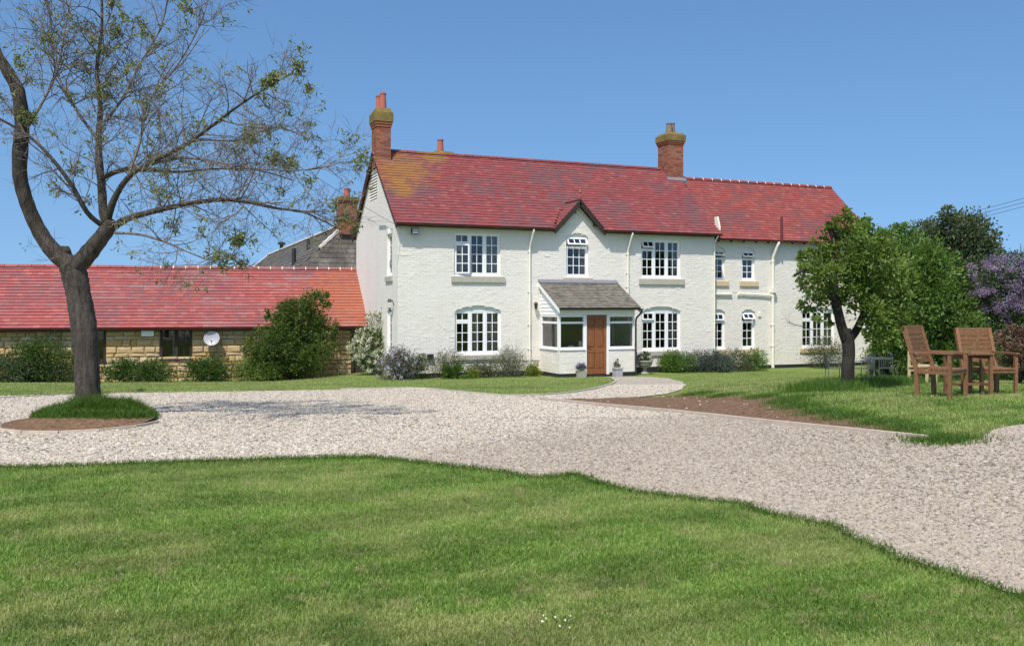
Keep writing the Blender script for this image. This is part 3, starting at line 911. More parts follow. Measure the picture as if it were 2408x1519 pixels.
# --- voussoirs and infill over arched windows
def arch_ring(op, y, parent):
    x0, x1, z0, zh, zc = op
    hw = (x1 - x0) / 2; c = (x0 + x1) / 2; rise = zc - zh
    rad = (hw * hw + rise * rise) / (2 * rise); cz = zc - rad
    a = math.asin(min(1, hw / rad)); n = max(5, int(2 * a * rad / 0.078))
    for i in range(n):
        t0 = -a + 2 * a * i / n + .004 / rad; t1 = -a + 2 * a * (i + 1) / n - .004 / rad
        P = [(c + r_ * math.sin(t), cz + r_ * math.cos(t)) for t, r_ in ((t0, rad), (t1, rad), (t1, rad + .11), (t0, rad + .11))]
        mb = MB(); mb.prism(P, 'y', y - 0.004 - random.random() * .003, y + .10)
        mb.build('brick', PB, parent)
    P = [(x0, zh)] + [(c + rad * math.sin(t), cz + rad * math.cos(t)) for t in np.linspace(-a, a, 13)] + [(x1, zh)]
    P = [P[0]] + P[1:-1][0:] + [P[-1]]
    P2 = [(c + (rad + .03) * math.sin(t), cz + (rad + .03) * math.cos(t)) for t in np.linspace(-a, a, 13)]
    mb = MB(); mb.prism([(x0 - .02, zh - .01)] + P2 + [(x1 + .02, zh - .01)], 'y', y + .075, y + .29)
    mb.build('arch_infill', MT['render_white'], parent)
for op in MAIN_W:
    if op[4]: arch_ring(op, 0.0, WALL)
for op in WING_W: arch_ring(op, WY, WW)

# --- windows
UP = MT['upvc']
PANES = {}
def pane_mesh(w, h):
    k = (round(w, 3), round(h, 3))
    if k not in PANES:
        mb = MB(); mb.box((-k[0] / 2, -0.004, -k[1] / 2), (k[0] / 2, 0.004, k[1] / 2))
        PANES[k] = mb.mesh('pane', MT['glass'])
    return PANES[k]

def light(mb, root, x0, x1, z0, z1, cols, rows, sash=0.05, bar=0.026, y=0.0, vent=0, tilt=0.0, swing=0.0):
    """One glazed light. vent: rows in a top-hung vent; tilt: its opening angle; swing: side-hung opening of the lower sash."""
    def grid(tgt, xa, xb, za, zb, c, r, xf, inst):
        tgt.box((xa, y - .028, za), (xa + sash, y + .028, zb), m=xf); tgt.box((xb - sash, y - .028, za), (xb, y + .028, zb), m=xf)
        tgt.box((xa + sash, y - .026, za), (xb - sash, y + .026, za + sash), m=xf); tgt.box((xa + sash, y - .026, zb - sash), (xb - sash, y + .026, zb), m=xf)
        xi0, xi1, zi0, zi1 = xa + sash, xb - sash, za + sash, zb - sash
        cw = (xi1 - xi0) / c; rh = (zi1 - zi0) / r
        for i in range(1, c): tgt.box((xi0 + cw * i - bar / 2, y - .015, zi0), (xi0 + cw * i + bar / 2, y + .015, zi1), m=xf)
        for j in range(1, r):
            for i in range(c):
                tgt.box((xi0 + cw * i + (bar / 2 if i else 0), y - .014, zi0 + rh * j - bar / 2), (xi0 + cw * (i + 1) - (bar / 2 if i < c - 1 else 0), y + .014, zi0 + rh * j + bar / 2), m=xf)
        pm = pane_mesh(cw - bar * .5, rh - bar * .5)
        for i in range(c):
            for j in range(r):
                p = Vector((xi0 + cw * (i + .5), y, zi0 + rh * (j + .5)))
                o = link('pane', pm, root)
                if xf is not None:
                    p = xf @ p; o.rotation_euler = xf.to_euler()
                o.location = p
    if vent:
        zt = z1 - (z1 - z0) * 0.235
        xf = None
        if tilt:
            h = Vector((x0, y, z1))
            xf = Matrix.Translation(h) @ Matrix.Rotation(-tilt, 4, 'X') @ Matrix.Translation(-h) if tilt else None
            tgt = MB(); grid(tgt, x0 + .006, x1 - .006, zt + .03, z1 - .006, cols, 1, Matrix.Translation((0, -.03, 0)) @ xf, 1)
            tgt.build('vent_sash', UP, root)
        else:
            grid(mb, x0, x1, zt + .02, z1, cols, 1, None, 1)
        mb.box((x0, y - .03, zt - .022), (x1, y + .03, zt + .018))
        z1b = zt - .022
    else: z1b = z1
    if swing:
        h = Vector((x0 + .01, y, 0))
        xf = Matrix.Translation((0, -.03, 0)) @ Matrix.Translation(h) @ Matrix.Rotation(-swing, 4, 'Z') @ Matrix.Translation(-h)
        tgt = MB(); grid(tgt, x0 + .006, x1 - .006, z0 + .006, z1b - .006, cols, rows, xf, 1); tgt.build('side_sash', UP, root)
    else:
        grid(mb, x0, x1, z0, z1b, cols, rows, None, 1)

def curtain_mesh(x0, x1, z0, z1, y, amp=0.025, per=0.11):
    n = max(6, int((x1 - x0) / 0.02)); vs = []
    for i in range(n + 1):
        x = x0 + (x1 - x0) * i / n
        d = amp * math.sin(2 * math.pi * x / per) + amp * .4 * math.sin(2 * math.pi * x / (per * 2.7))
        vs += [(x, y + d, z0), (x, y + d * .6, z1)]
    fs = [(2*i, 2*i+2, 2*i+3, 2*i+1) for i in range(n)]
    return vs, fs

def window(parent, w, h, loc, rz, lights, sill=None, sill_mat='sill_stone', curtains=(), roomd=1.3, recess=0.075, sillz=None):
    """Window filling an opening w x h whose lower left front corner is loc."""
    mb = MB()
    root = bpy.data.objects.new('window', bpy.data.meshes.new('window')); COL.objects.link(root)
    root.parent = parent; root.location = loc; root.rotation_euler = (0, 0, rz)
    y = recess + .03; F = 0.045
    mb.box((0, y - .035, 0), (F, y + .04, h)); mb.box((w - F, y - .035, 0), (w, y + .04, h))
    mb.box((F, y - .033, h - F), (w - F, y + .038, h)); mb.box((F, y - .033, 0), (w - F, y + .038, F * 1.3))
    mb.box((-.005, y - .075, -.012), (w + .005, y - .037, .03))
    n = len(lights); M = 0.045
    lw = (w - 2 * F - M * (n - 1)) / n
    for i, L in enumerate(lights):
        x0 = F + i * (lw + M)
        if i: mb.box((x0 - M, y - .034, F * 1.3), (x0, y + .036, h - F))
        light(mb, root, x0, x0 + lw, F * 1.3, h - F, y=y, **L)
    root.data = mb.mesh('window', UP)
    if sill:
        s = MB(); a, b, hh, pr = sill
        s.add([(-a, -pr, -hh), (w + b, -pr, -hh), (w + b, .06, -hh), (-a, .06, -hh), (-a, -pr, -.035), (w + b, -pr, -.035), (w + b, .06, -.013), (-a, .06, -.013)],
              [(0,3,2,1),(4,5,6,7),(0,1,5,4),(1,2,6,5),(2,3,7,6),(3,0,4,7)])
        s.build('sill', MT[sill_mat], root)
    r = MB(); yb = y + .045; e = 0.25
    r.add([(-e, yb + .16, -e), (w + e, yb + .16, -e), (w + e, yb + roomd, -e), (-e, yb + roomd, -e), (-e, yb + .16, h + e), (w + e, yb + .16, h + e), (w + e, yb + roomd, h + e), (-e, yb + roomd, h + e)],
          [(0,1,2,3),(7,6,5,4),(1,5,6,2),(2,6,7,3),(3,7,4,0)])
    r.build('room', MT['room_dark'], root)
    for (a, b, z0, z1) in curtains:
        c = MB(); vs, fs = curtain_mesh(a * w, b * w, z0 * h + .01, z1 * h - .01, y + .14)
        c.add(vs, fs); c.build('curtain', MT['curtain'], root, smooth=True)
    return root

L3 = lambda **k: [dict(cols=2, rows=3, vent=1, **k), dict(cols=2, rows=4), dict(cols=2, rows=4)]
def place(op, y, lights, **k): return window(HOUSE, op[1] - op[0], op[3] - op[2], (op[0], y, op[2]), 0, lights, **k)
place(MAIN_W[0], 0, L3(swing=0.38), sill=(.12, .15, .23, .07), curtains=((0.03, .20, 0, 1), (.72, .97, 0, 1), (.36, .45, 0, .5)))
place(MAIN_W[1], 0, L3(), sill=(.10, .10, .19, .06), curtains=((.36, .58, 0, 1), (.66, .97, 0, 1)))
place(MAIN_W[2], 0, [dict(cols=3, rows=3, vent=1, tilt=0.5)], sill=(.13, .16, .20, .07), curtains=((.78, .97, 0, 1),))
place(MAIN_W[3], 0, L3(tilt=0.42), sill=(.11, .15, .24, .07), curtains=((.82, .97, 0, 1),))
place(MAIN_W[4], 0, L3(tilt=0.10), sill=(.10, .13, .19, .06), curtains=((.80, .97, 0, 1),))
for i, tl in enumerate((0.75, 0.5, 0.25, 0.6)):
    place(WING_W[i], WY, [dict(cols=2, rows=3, vent=1, tilt=tl)], sill=(.12, .14, .23, .07), sill_mat='sill_buff')
place(WING_W[4], WY, L3(), sill=(.12, .14, .20, .06), sill_mat='sill_buff')
place(WING_W[5], WY, L3(), sill=(.12, .14, .20, .06), sill_mat='sill_buff', curtains=((.36, .6, 0, .5), (.7, .96, 0, 1)))
for op in GAB_W:
    window(HOUSE, op[1] - op[0], op[3] - op[2], (0, op[1], op[2]), R(-90), [dict(cols=2, rows=4)], sill=(.1, .1, .2, .06), curtains=())

# --- tiled roofs
def roof_tiles(parent, x0, x1, eave, ridge, gauge, tw, mat, skip=None, singles=0, key=None, name='tile', rnd_row=0.0, frame=None, lip=0.022, both=None):
    """Tiles on the slope from eave (y, z) up to ridge (y, z); frame maps local to parent."""
    ey, ez = eave; ry, rz_ = ridge
    L = math.hypot(ry - ey, rz_ - ez); cy, cz = (ry - ey) / L, (rz_ - ez) / L
    n = int(round(L / gauge)); g = L / n
    X, S = [], []
    for j in range(n):
        s = g * j
        x = x0 - (tw / 2 if j % 2 else 0)
        while x < x1 - .01:
            a, b = max(x, x0), min(x + tw - .002, x1)
            if b - a > .03:
                ym, zm = ey + cy * (s + g * .5), ez + cz * (s + g * .5)
                if not (skip and skip((a + b) / 2, ym, zm)):
                    X.append((a, b)); S.append(s)
            x += tw
    X = np.array(X); S = np.array(S); k = len(X)
    order = np.argsort(key(X.mean(1), S)) if key is not None else np.arange(k)
    single = set(order[:singles].tolist())
    tl = g * 1.35
    # local tile: along slope 0..tl, lifted by lip at the lower edge
    ang = math.atan2(cz, cy)
    full = tw - .002
    t = MB(); t.add([(0, 0, lip * .15), (full, 0, lip * .15), (full, tl, -.012), (0, tl, -.012), (0, 0, lip * 1.3), (full, 0, lip * 1.3), (full, tl, .004), (0, tl, .004)],
                    [(0,3,2,1),(4,5,6,7),(0,1,5,4),(1,2,6,5),(2,3,7,6),(3,0,4,7)])
    me = t.mesh(name, mat)
    rest = []
    for i in range(k):
        if i in single and abs(X[i, 1] - X[i, 0] - full) < .004:
            link(name, me, parent, (X[i, 0], ey + cy * S[i], ez + cz * S[i]), (ang + random.gauss(0, .006), random.gauss(0, .004), random.gauss(0, .006)))
        else: rest.append(i)
    rest = np.array(rest); k = len(rest)
    Xr, Sr = X[rest], S[rest]
    lv = np.array([(0, 0, lip * .15), (1, 0, lip * .15), (1, tl, -.012), (0, tl, -.012), (0, 0, lip * 1.3), (1, 0, lip * 1.3), (1, tl, .004), (0, tl, .004)])
    V = np.repeat(lv[None], k, 0)
    V[..., 0] = Xr[:, :1] + V[..., 0] * (Xr[:, 1:] - Xr[:, :1])
    u = Sr[:, None] + V[..., 1] + RNG.normal(0, .002, k)[:, None]
    w = V[..., 2] + np.abs(RNG.normal(0, .0015, k))[:, None] + RNG.normal(0, .0012, (k, 8))
    V = np.stack([V[..., 0], ey + cy * u - cz * w, ez + cz * u + cy * w], -1)
    o = mass(name + '_courses', V, [(0,3,2,1),(4,5,6,7),(0,1,5,4),(1,2,6,5),(2,3,7,6),(3,0,4,7)], RNG.random(k), mat, parent)
    tag(o, kind='stuff')

def ridge_tiles(parent, p0, p1, n, rad, mat, joint=True, jfrom=0.0):
    p0 = Vector(p0); p1 = Vector(p1); d = (p1 - p0) / n
    ax = d.normalized(); s = Vector((0, 0, 1)).cross(ax).normalized(); u = ax.cross(s)
    for i in range(n):
        mb = MB(); seg = 6; a = p0 + d * i + ax * .008; b = p0 + d * (i + 1) - ax * .008
        vs = []
        for e, rr in ((a, rad), (b, rad * 1.02)):
            for k in range(seg + 1):
                th = math.pi * k / seg
                vs.append(tuple(e + s * rr * math.cos(th) + u * (rr * math.sin(th) - rad * .35)))
        m_ = seg + 1
        fs = [(k, k + 1, m_ + k + 1, m_ + k) for k in range(seg)] + [tuple(range(seg, -1, -1)), tuple(range(m_, 2 * m_))]
        mb.add(vs, fs); mb.build('ridge_tile', mat, parent)
        if joint and i and i / n > jfrom:
            j = MB(); e = p0 + d * i; vs = []
            for q in (-.016, .016):
                for k in range(seg + 1):
                    th = math.pi * k / seg
                    vs.append(tuple(e + ax * q + s * rad * 1.06 * math.cos(th) + u * (rad * 1.06 * math.sin(th) - rad * .35)))
            j.add(vs, fs); j.build('mortar_joint', MT['white_mortar'], parent)

# main roof: deck with tiles
T = 0.07
def deck(name, x0, x1, ov_f, eave_z, sl, ridge_z, yf, mat):
    e = 0.012
    mb = MB()
    yf0 = yf - ov_f
    mb.prism([(yf0 + .03, eave_z - e + .02), (RIDGE_Y, ridge_z - e), (RIDGE_Y, ridge_z - e - T), (yf0 + .03, eave_z - e - T + .02)], 'x', x0, x1)
    yb0 = 2 * RIDGE_Y - yf0
    mb.prism([(RIDGE_Y, ridge_z - e), (yb0, eave_z - e), (yb0, eave_z - e - T), (RIDGE_Y, ridge_z - e - T)], 'x', x0, x1)
    return mb.build(name, mat, HOUSE)
def in_gablet(x, y, z): return z < DZ - DSL * abs(x - DX) + .03 and abs(x - DX) < DHW + .08
RT_M = MT['roof_tile_main']
# the deck is cut where the gablet stands in front of it
mb = MB(); e = .012
for a, b in ((-.13, DX - DHW + .02), (DX + DHW - .02, LEN + .10)):
    mb.prism([(-OV + .03, EAVE_Z - e + .02), (RIDGE_Y, RIDGE_Z - e), (RIDGE_Y, RIDGE_Z - e - T), (-OV + .03, EAVE_Z - e - T + .02)], 'x', a, b)
yc = .12; zc_ = EAVE_Z + (yc + OV) * SLM
mb.prism([(yc, zc_ - e), (RIDGE_Y, RIDGE_Z - e), (RIDGE_Y, RIDGE_Z - e - T), (yc, zc_ - e - T)], 'x', DX - DHW + .02, DX + DHW - .02)
mb.prism([(RIDGE_Y, RIDGE_Z - e), (2 * RIDGE_Y + OV, EAVE_Z - e), (2 * RIDGE_Y + OV, EAVE_Z - e - T), (RIDGE_Y, RIDGE_Z - e - T)], 'x', -.13, LEN + .10)
ROOF = mb.build('main_roof', RT_M, HOUSE)
roof_tiles(ROOF, -.15, LEN + .12, (-OV, EAVE_Z), (RIDGE_Y, RIDGE_Z), 0.165, 0.20, RT_M, skip=lambda x, y, z: in_gablet(x, y, z) or (-.1 < x < .53 and 2.66 < y < 3.4) , singles=150,
           key=lambda x, s: (x - 1.0) ** 2 * .3 + (s - 1.2) ** 2)
ridge_tiles(ROOF, (0.55, RIDGE_Y, RIDGE_Z + .02), (LEN - .5, RIDGE_Y, RIDGE_Z + .02), 36, 0.10, RT_M, joint=False)
RT_W = MT['roof_tile_wing']
WROOF = deck('wing_roof', LEN - .05, WX1 + .12, WOV, WEAVE_Z, SLW, WRIDGE_Z, WY, RT_W)
roof_tiles(WROOF, LEN + .125, WX1 + .14, (WY - WOV, WEAVE_Z), (RIDGE_Y, WRIDGE_Z), 0.16, 0.20, RT_W, singles=140, key=lambda x, s: (x - 14) ** 2 * .3 + (s - 1) ** 2)
ridge_tiles(WROOF, (13.3, RIDGE_Y, WRIDGE_Z + .02), (WX1 + .13, RIDGE_Y, WRIDGE_Z + .02), 17, 0.105, RT_W)

# gablet: two little slopes, bargeboards, ridge and finial
yb = (DZ - EAVE_Z) / SLM - OV
GAB = MB()
for s in (-1, 1):
    a = (DX, -.22, DZ); b = (DX + s * DHW, -.22, DZ - DSL * DHW); c = (DX, yb + .05, DZ)
    zf = DZ - DSL * DHW; yq = (zf - EAVE_Z) / SLM - OV
    d = (DX + s * DHW, yq + .03, zf)
    vs = [a, b, d, c] + [(p[0], p[1], p[2] - .05) for p in (a, b, d, c)]
    GAB.add(vs, [(0,1,2,3),(7,6,5,4),(0,4,5,1),(1,5,6,2),(2,6,7,3),(3,7,4,0)])
GABLET = GAB.build('gablet_roof', RT_M, HOUSE)
for s in (-1, 1):        # tiles on the slopes
    L = DHW * math.hypot(1, DSL); n = 9; g = L / n
    cx, cz = s / math.hypot(1, DSL), -DSL / math.hypot(1, DSL)
    for j in range(n):
        dd = L - g * (j + 1)                      # distance from the ridge of the upper edge
        zz = DZ + cz * (dd + g * .5)
        ymax = (zz - EAVE_Z) / SLM - OV + .05
        y = -.25 - (.1 if j % 2 else 0)
        while y < ymax:
            ya, yb_ = max(y, -.25), min(y + .195, ymax + .06)
            if yb_ - ya > .04:
                t = MB()
                def P(u, w, yy): return (DX + cx * u - s * cz * w * 0 + (s * DSL / math.hypot(1, DSL)) * w, yy, DZ + cz * u + w / math.hypot(1, DSL))
                u0, u1 = dd - .05, dd + g
                t.add([P(u0, .002, ya), P(u0, .002, yb_), P(u1, .004, yb_), P(u1, .004, ya), P(u0, .008, ya), P(u0, .008, yb_), P(u1, .022, yb_), P(u1, .022, ya)],
                      [(0,3,2,1),(4,5,6,7),(0,1,5,4),(1,2,6,5),(2,3,7,6),(3,0,4,7)])
                t.build('tile', RT_M, GABLET)
            y += .2
ridge_tiles(GABLET, (DX, -.26, DZ + .03), (DX, yb + .05, DZ + .03), 4, 0.075, RT_M, joint=False)
mb = MB(); mb.lathe([(.035, 0), (.05, .02), (.025, .06), (.018, .14), (.045, .17), (.05, .20), (.03, .24), (.012, .27), (.010, .36), (.0, .40)], 10, (DX, -.2, DZ + .09))
mb.build('finial', MT['terracotta'], GABLET, smooth=True)
for s in (-1, 1):
    mb = MB(); k = math.hypot(1, DSL)
    a = Vector((DX, -.235, DZ - .10)); b = Vector((DX + s * (DHW + .02), -.235, DZ - .10 - DSL * (DHW + .02)))
    mb.bar(a, b, .05, .17, up=(0, 1, 0) if False else (0, 0, 1)); mb.build('bargeboard', MT['dark_timber'], GABLET)
    mb = MB(); mb.bar(Vector((DX + s * .0, -.13, DZ - .085)), Vector((DX + s * DHW, -.13, DZ - .085 - DSL * DHW)), .19, .02); mb.build('soffit', MT['dark_timber'], GABLET)
mb = MB(); mb.box((DX - .24, -.215, DZ - .48), (DX - .16, -.02, DZ - .42)); mb.box((DX + .62, -.215, DZ - .92), (DX + .70, -.02, DZ - .82)); mb.box((DX - .70, -.215, DZ - .92), (DX - .62, -.02, DZ - .82)); mb.build('purlin_end', MT['dark_timber'], GABLET)

# left gable: rear bargeboard, dark front strip painted as verge shadow; right verge stub
for s in (0, 1):
    mb = MB()
    y0 = -OV + .02 if s == 0 else 2 * RIDGE_Y + OV
    mb.bar((-.10, y0, EAVE_Z - .12), (-.10, RIDGE_Y, RIDGE_Z - .12), .035, .14 if s == 0 else .24)
    mb.build('bargeboard', MT['dark_timber'], ROOF)
mb = MB(); mb.prism([(-.12, EAVE_Z + .17), (.16, EAVE_Z + .41), (.20, EAVE_Z + .72), (.02, EAVE_Z + .72), (-.12, EAVE_Z + .30)], 'x', LEN + .13, LEN + .20); mb.build('verge_kneeler', MT['cream_paint'], ROOF)

# gutters, fascia, rafter ends
def gutter(parent, x0, x1, y, z, mat, r=.055):
    mb = MB(); seg = 6; vs = []
    for x in (x0, x1):
        for k in range(seg + 1):
            th = math.pi + math.pi * k / seg
            vs.append((x, y + r * math.cos(th), z + r * math.sin(th)))
        for k in range(seg, -1, -1):
            th = math.pi + math.pi * k / seg
            vs.append((x, y + (r - .008) * math.cos(th), z + (r - .008) * math.sin(th)))
    m_ = 2 * (seg + 1)
    fs = [(k, (k + 1) % m_, m_ + (k + 1) % m_, m_ + k) for k in range(m_)]
    fs += [(k, k + 1, m_ - 2 - k, m_ - 1 - k) for k in range(seg)]
    fs += [(m_ + k + 1, m_ + k, m_ + m_ - 1 - k, m_ + m_ - 2 - k) for k in range(seg)]
    mb.add(vs, fs); return mb.build('gutter', mat, parent)
gutter(HOUSE, -.13, DX - DHW - .02, -OV - .035, EAVE_Z - .01, MT['gutter_brown'])
gutter(HOUSE, DX + DHW + .02, LEN + .12, -OV - .035, EAVE_Z - .01, MT['gutter_brown'])
gutter(HOUSE, LEN + .14, WX1 + .12, WY - WOV - .035, WEAVE_Z - .01, MT['gutter_brown'])
mb = MB(); mb.box((-.1, -OV + .05, EAVE_Z - .10), (DX - DHW, -OV + .075, EAVE_Z + .0)); mb.box((DX + DHW, -OV + .05, EAVE_Z - .10), (LEN + .08, -OV + .075, EAVE_Z + .0)); mb.build('fascia', MT['dark_timber'], HOUSE)
for i in range(14):
    mb = MB(); x = LEN + .35 + i * .6; mb.bar((x, WY - WOV + .04, WEAVE_Z - .09), (x, WY + .05, WEAVE_Z - .09 + .3 * SLW), .07, .09); mb.build('rafter_end', MT['dark_timber'], WROOF)

# downpipes
def downpipe(name, x, ytop, ztop, ywall, zbot, mat, r=.036, xoff=-.12):
    y = ywall - r - .025
    mb = MB(); mb.tube([(x - xoff * .3, ytop, ztop), (x - xoff * .3, ytop, ztop - .08), (x - xoff * .2, ytop + .03, ztop - .15), (x, y - .02, ztop - .62), (x, y, ztop - .72), (x, y, zbot)], r, 10)
    for z in (ztop - .78, ztop - 2.2, (ztop + zbot) / 2 - .8, zbot + .9): mb.tube([(x, y, z - .03), (x, y, z + .03)], r * 1.25, 10); mb.box((x - .07, y + r * .5, z - .015), (x + .07, ywall + .01, z + .015))
    o = mb.build(name, mat, HOUSE, smooth=False)
    return o
downpipe('downpipe', 4.80, -OV - .035, EAVE_Z - .05, 0, 0.0, MT['cream_paint'])
downpipe('downpipe', 8.78, -OV - .035, EAVE_Z - .05, 0, 2.75, MT['cream_paint'])
downpipe('downpipe', 15.74, WY - WOV - .035, WEAVE_Z - .05, WY, -.1, MT['cream_paint'], r=.062, xoff=-.3)
mb = MB(); mb.tube([(LEN - .035, -OV - .0, EAVE_Z - .05), (LEN - .035, -.08, EAVE_Z - .28), (LEN - .035, -.05, EAVE_Z - .4), (LEN - .035, -.05, 0)], .028, 8); mb.build('downpipe', MT['cream_paint'], HOUSE)
mb = MB(); mb.tube([(15.93, WY - WOV - .10, WEAVE_Z - .05), (15.93, WY - WOV - .10, WEAVE_Z + .95)], .055, 10); mb.build('vent_pipe', MT['soil_pipe'], HOUSE)
mb = MB(); mb.tube([(14.05, WY - .07, 2.86), (14.05, WY - .07, 2.90), (15.2, WY - .07, 2.86), (15.68, WY - .08, 2.82)], .035, 8); mb.tube([(12.8, WY - .07, 2.88), (13.75, WY - .07, 2.88)], .04, 8)
mb.box((15.66, WY - .2, 2.95), (15.86, WY - .0, 3.15)); mb.build('waste_pipe', MT['cream_paint'], HOUSE)
mb = MB(); mb.tube([(1.5, -.012, .50), (2.0, -.014, .46), (3.6, -.014, .46), (5.2, -.014, .47)], .009, 5); mb.build('wall_cable', MT['wire_black'], HOUSE); mb = MB(); mb.tube([(11.3, -.014, .46), (12.5, -.014, .47)], .009, 5); mb.build('wall_cable', MT['wire_black'], HOUSE)

# --- chimneys
def chimney(parent, x0, x1, y0, y1, zb, zs, zcap, ztop, pots, potmat, singles=True, potr=.12, potz=.5):
    root = MB(); root.box((x0 + .012, y0 + .012, zb), (x1 - .012, y1 - .012, zs + .02)); CH = root.build('chimney', MT['white_mortar'], parent)
    z = zb; k = 0; mesh = {}
    def br(a, b):
        m_ = MB(); m_.box(a, b, random.random()); m_.build('brick', MT['chimney_brick'], CH)
    rest = MB()
    while z < zs - .02:
        n = max(2, round((x1 - x0) / .225)); w = (x1 - x0) / n; o = (k % 2) * w / 2
        xs = sorted({x0, x1} | {x0 + o + i * w for i in range(n + 1) if x0 < x0 + o + i * w < x1})
        for a, b in zip(xs[:-1], xs[1:]):
            j = random.gauss(0, .002)
            if z > zb + .25 or not singles: br((a + .004, y0 + j, z), (b - .004, y0 + .10, z + .064))
            else: rest.box((a + .004, y0 + j, z), (b - .004, y0 + .10, z + .064), random.random())
            rest.box((a + .004, y1 - .1, z), (b - .004, y1, z + .064), random.random())
        n = max(2, round((y1 - y0 - .2) / .225)); w = (y1 - y0 - .2) / n
        for i in range(n):
            a, b = y0 + .105 + i * w, y0 + .105 + (i + 1) * w
            if singles and z > zb + .25: br((x0 + random.gauss(0, .002), a + .004, z), (x0 + .1, b - .004, z + .064))
            else: rest.box((x0, a + .004, z), (x0 + .1, b - .004, z + .064), random.random())
            rest.box((x1 - .1, a + .004, z), (x1, b - .004, z + .064), random.random())
        z += .075; k += 1
    tag(rest.build('brickwork', MT['chimney_brick'], CH), kind='stuff')
    # oversailing courses
    n = 3
    for i in range(n):
        e = .025 * (i + 1); h = (zcap - zs) / n
        mb = MB(); mb.box((x0 - e, y0 - e, zs + h * i), (x1 + e, y1 + e, zs + h * (i + 1) - .008), random.random()); mb.build('corbel_course', MT['chimney_brick'] if i < 2 else MT['mossy_cement'], CH)
    e = .075
    mb = MB(); m2 = (zcap + ztop) / 2 + .04
    def ring(e_, z_): return [(x0 - e_, y0 - e_, z_), (x1 + e_, y0 - e_, z_), (x1 + e_, y1 + e_, z_), (x0 - e_, y1 + e_, z_)]
    vs = ring(e, zcap - .008) + ring(e, m2) + ring(e - .045, m2 + .02) + ring(e - .07, ztop - .04) + ring(-.02, ztop)
    fs = [(3, 2, 1, 0)] + [(4*i+a, 4*i+(a+1)%4, 4*(i+1)+(a+1)%4, 4*(i+1)+a) for i in range(4) for a in range(4)] + [(16, 17, 18, 19)]
    mb.add(vs, fs); mb.build('chimney_cap', MT['mossy_cement'], CH)
    for (px, py, pr, ph, ti) in pots:
        mb = MB(); mb.lathe([(pr * 1.05, -.05), (pr * 1.02, .1), (pr * .95, ph * .5), (pr * .86, ph * .88), (pr * .98, ph * .90), (pr * .98, ph), (pr * .72, ph), (pr * .70, ph * .6)], 16)
        mb.build('chimney_pot', potmat, CH, smooth=False, loc=(px, py, ztop), rot=(ti, ti * .5, 0))
    return CH
chimney(HOUSE, -.07, .47, 2.66, 3.40, 7.45, 8.92, 9.20, 9.60, [(.22, 2.86, .125, .58, 0), (.16, 3.2, .125, .55, 0)], MT['terracotta'])
chimney(HOUSE, 12.23, 12.96, 2.62, 3.45, 7.35, 9.12, 9.34, 9.62, [(12.46, 2.95, .135, .42, .03), (12.72, 3.1, .13, .47, -.03)], MT['buff_pot'])
mb = MB(); mb.prism([(2.52, 7.50), (2.62, 7.60), (2.62, 7.75), (2.50, 7.62)], 'x', 12.15, 13.05); mb.build('lead_flashing', MT['lead'], HOUSE)

# --- porch (lean-to)
PX0, PX1, PY = 5.24, 8.20, -1.55
DR = (6.30, 7.09)                                  # door
def porch_bricks(x0, x1, z0, z1, y):
    return courses(x0, x1, z0, z1, [])
PW = MB().box((PX0 + .02, PY + .005, -.25), (DR[0] - .06, PY + .2, .90)).box((PX0 + .005, PY + .18, -.25), (PX0 + .2, -.0, .899)).build('porch_wall', PB, HOUSE)
MB().box((DR[1] + .06, PY + .005, -.25), (PX1 - .02, PY + .2, .90)).box((PX1 - .2, PY + .18, -.25), (PX1 - .005, -.0, .899)).build('porch_wall', PB, HOUSE)
brick_mass('brickwork', courses(PX0, DR[0] - .055, .10, .895, []) + courses(DR[1] + .055, PX1, .10, .895, []), PW, front(PY))
brick_mass('brickwork', courses(PY + .105, -.01, .10, .895, []), PW, side_x(PX0))
bm = brick_mass('brickwork', courses(PY + .105, -.01, .10, .895, []), PW, lambda V: np.stack([PX1 - V[..., 1], V[..., 0], V[..., 2]], -1))
for a, b in (((PX0 - .015, PY - .02, -.25), (DR[0] - .101, PY + .01, .095)), ((DR[1] + .101, PY - .02, -.25), (PX1 + .015, PY + .01, .095)), ((PX0 - .02, PY + .011, -.25), (PX0 + .01, 0, .095)), ((PX1 - .01, PY + .011, -.25), (PX1 + .02, 0, .095)), ((DR[0] - .1, PY - .03, -.25), (DR[1] + .1, PY + .2, .03))):
    MB().box(a, b).build('plinth', MT['black_paint'], PW)
def pwindow(w, h, loc, rz, items=False):
    mb = MB(); F = .065; y = .045
    root = bpy.data.objects.new('porch_window', bpy.data.meshes.new('porch_window')); COL.objects.link(root); root.parent = HOUSE; root.location = loc; root.rotation_euler = (0, 0, rz)
    mb.box((0, 0, 0), (F, .09, h)); mb.box((w - F, 0, 0), (w, .09, h)); mb.box((F, .003, h - F), (w - F, .087, h)); mb.box((F, .003, 0), (w - F, .087, F)); zt = h * .775
    mb.box((F, .002, zt - .035), (w - F, .088, zt + .035)); mb.box((-.0, -.05, -.035), (w + .0, .02, -.001))
    root.data = mb.mesh('porch_window', UP)
    for (a, b) in ((F, zt - .035), (zt + .035, h - F)):
        link('pane', pane_mesh(w - 2 * F, b - a), root, (w / 2, y, (a + b) / 2))
    return root
zW0, zW1 = .93, 2.10
pwindow(DR[0] - .06 - PX0 - .005, zW1 - zW0, (PX0 + .005, PY + .01, zW0), 0)
pwindow(PX1 - .005 - DR[1] - .06, zW1 - zW0, (DR[1] + .06, PY + .01, zW0), 0)
pwindow(-PY - .12, zW1 - zW0, (PX0 + .01, -.02, zW0), R(-90))
pwindow(-PY - .12, zW1 - zW0, (PX1 - .01, PY + .10, zW0), R(90))
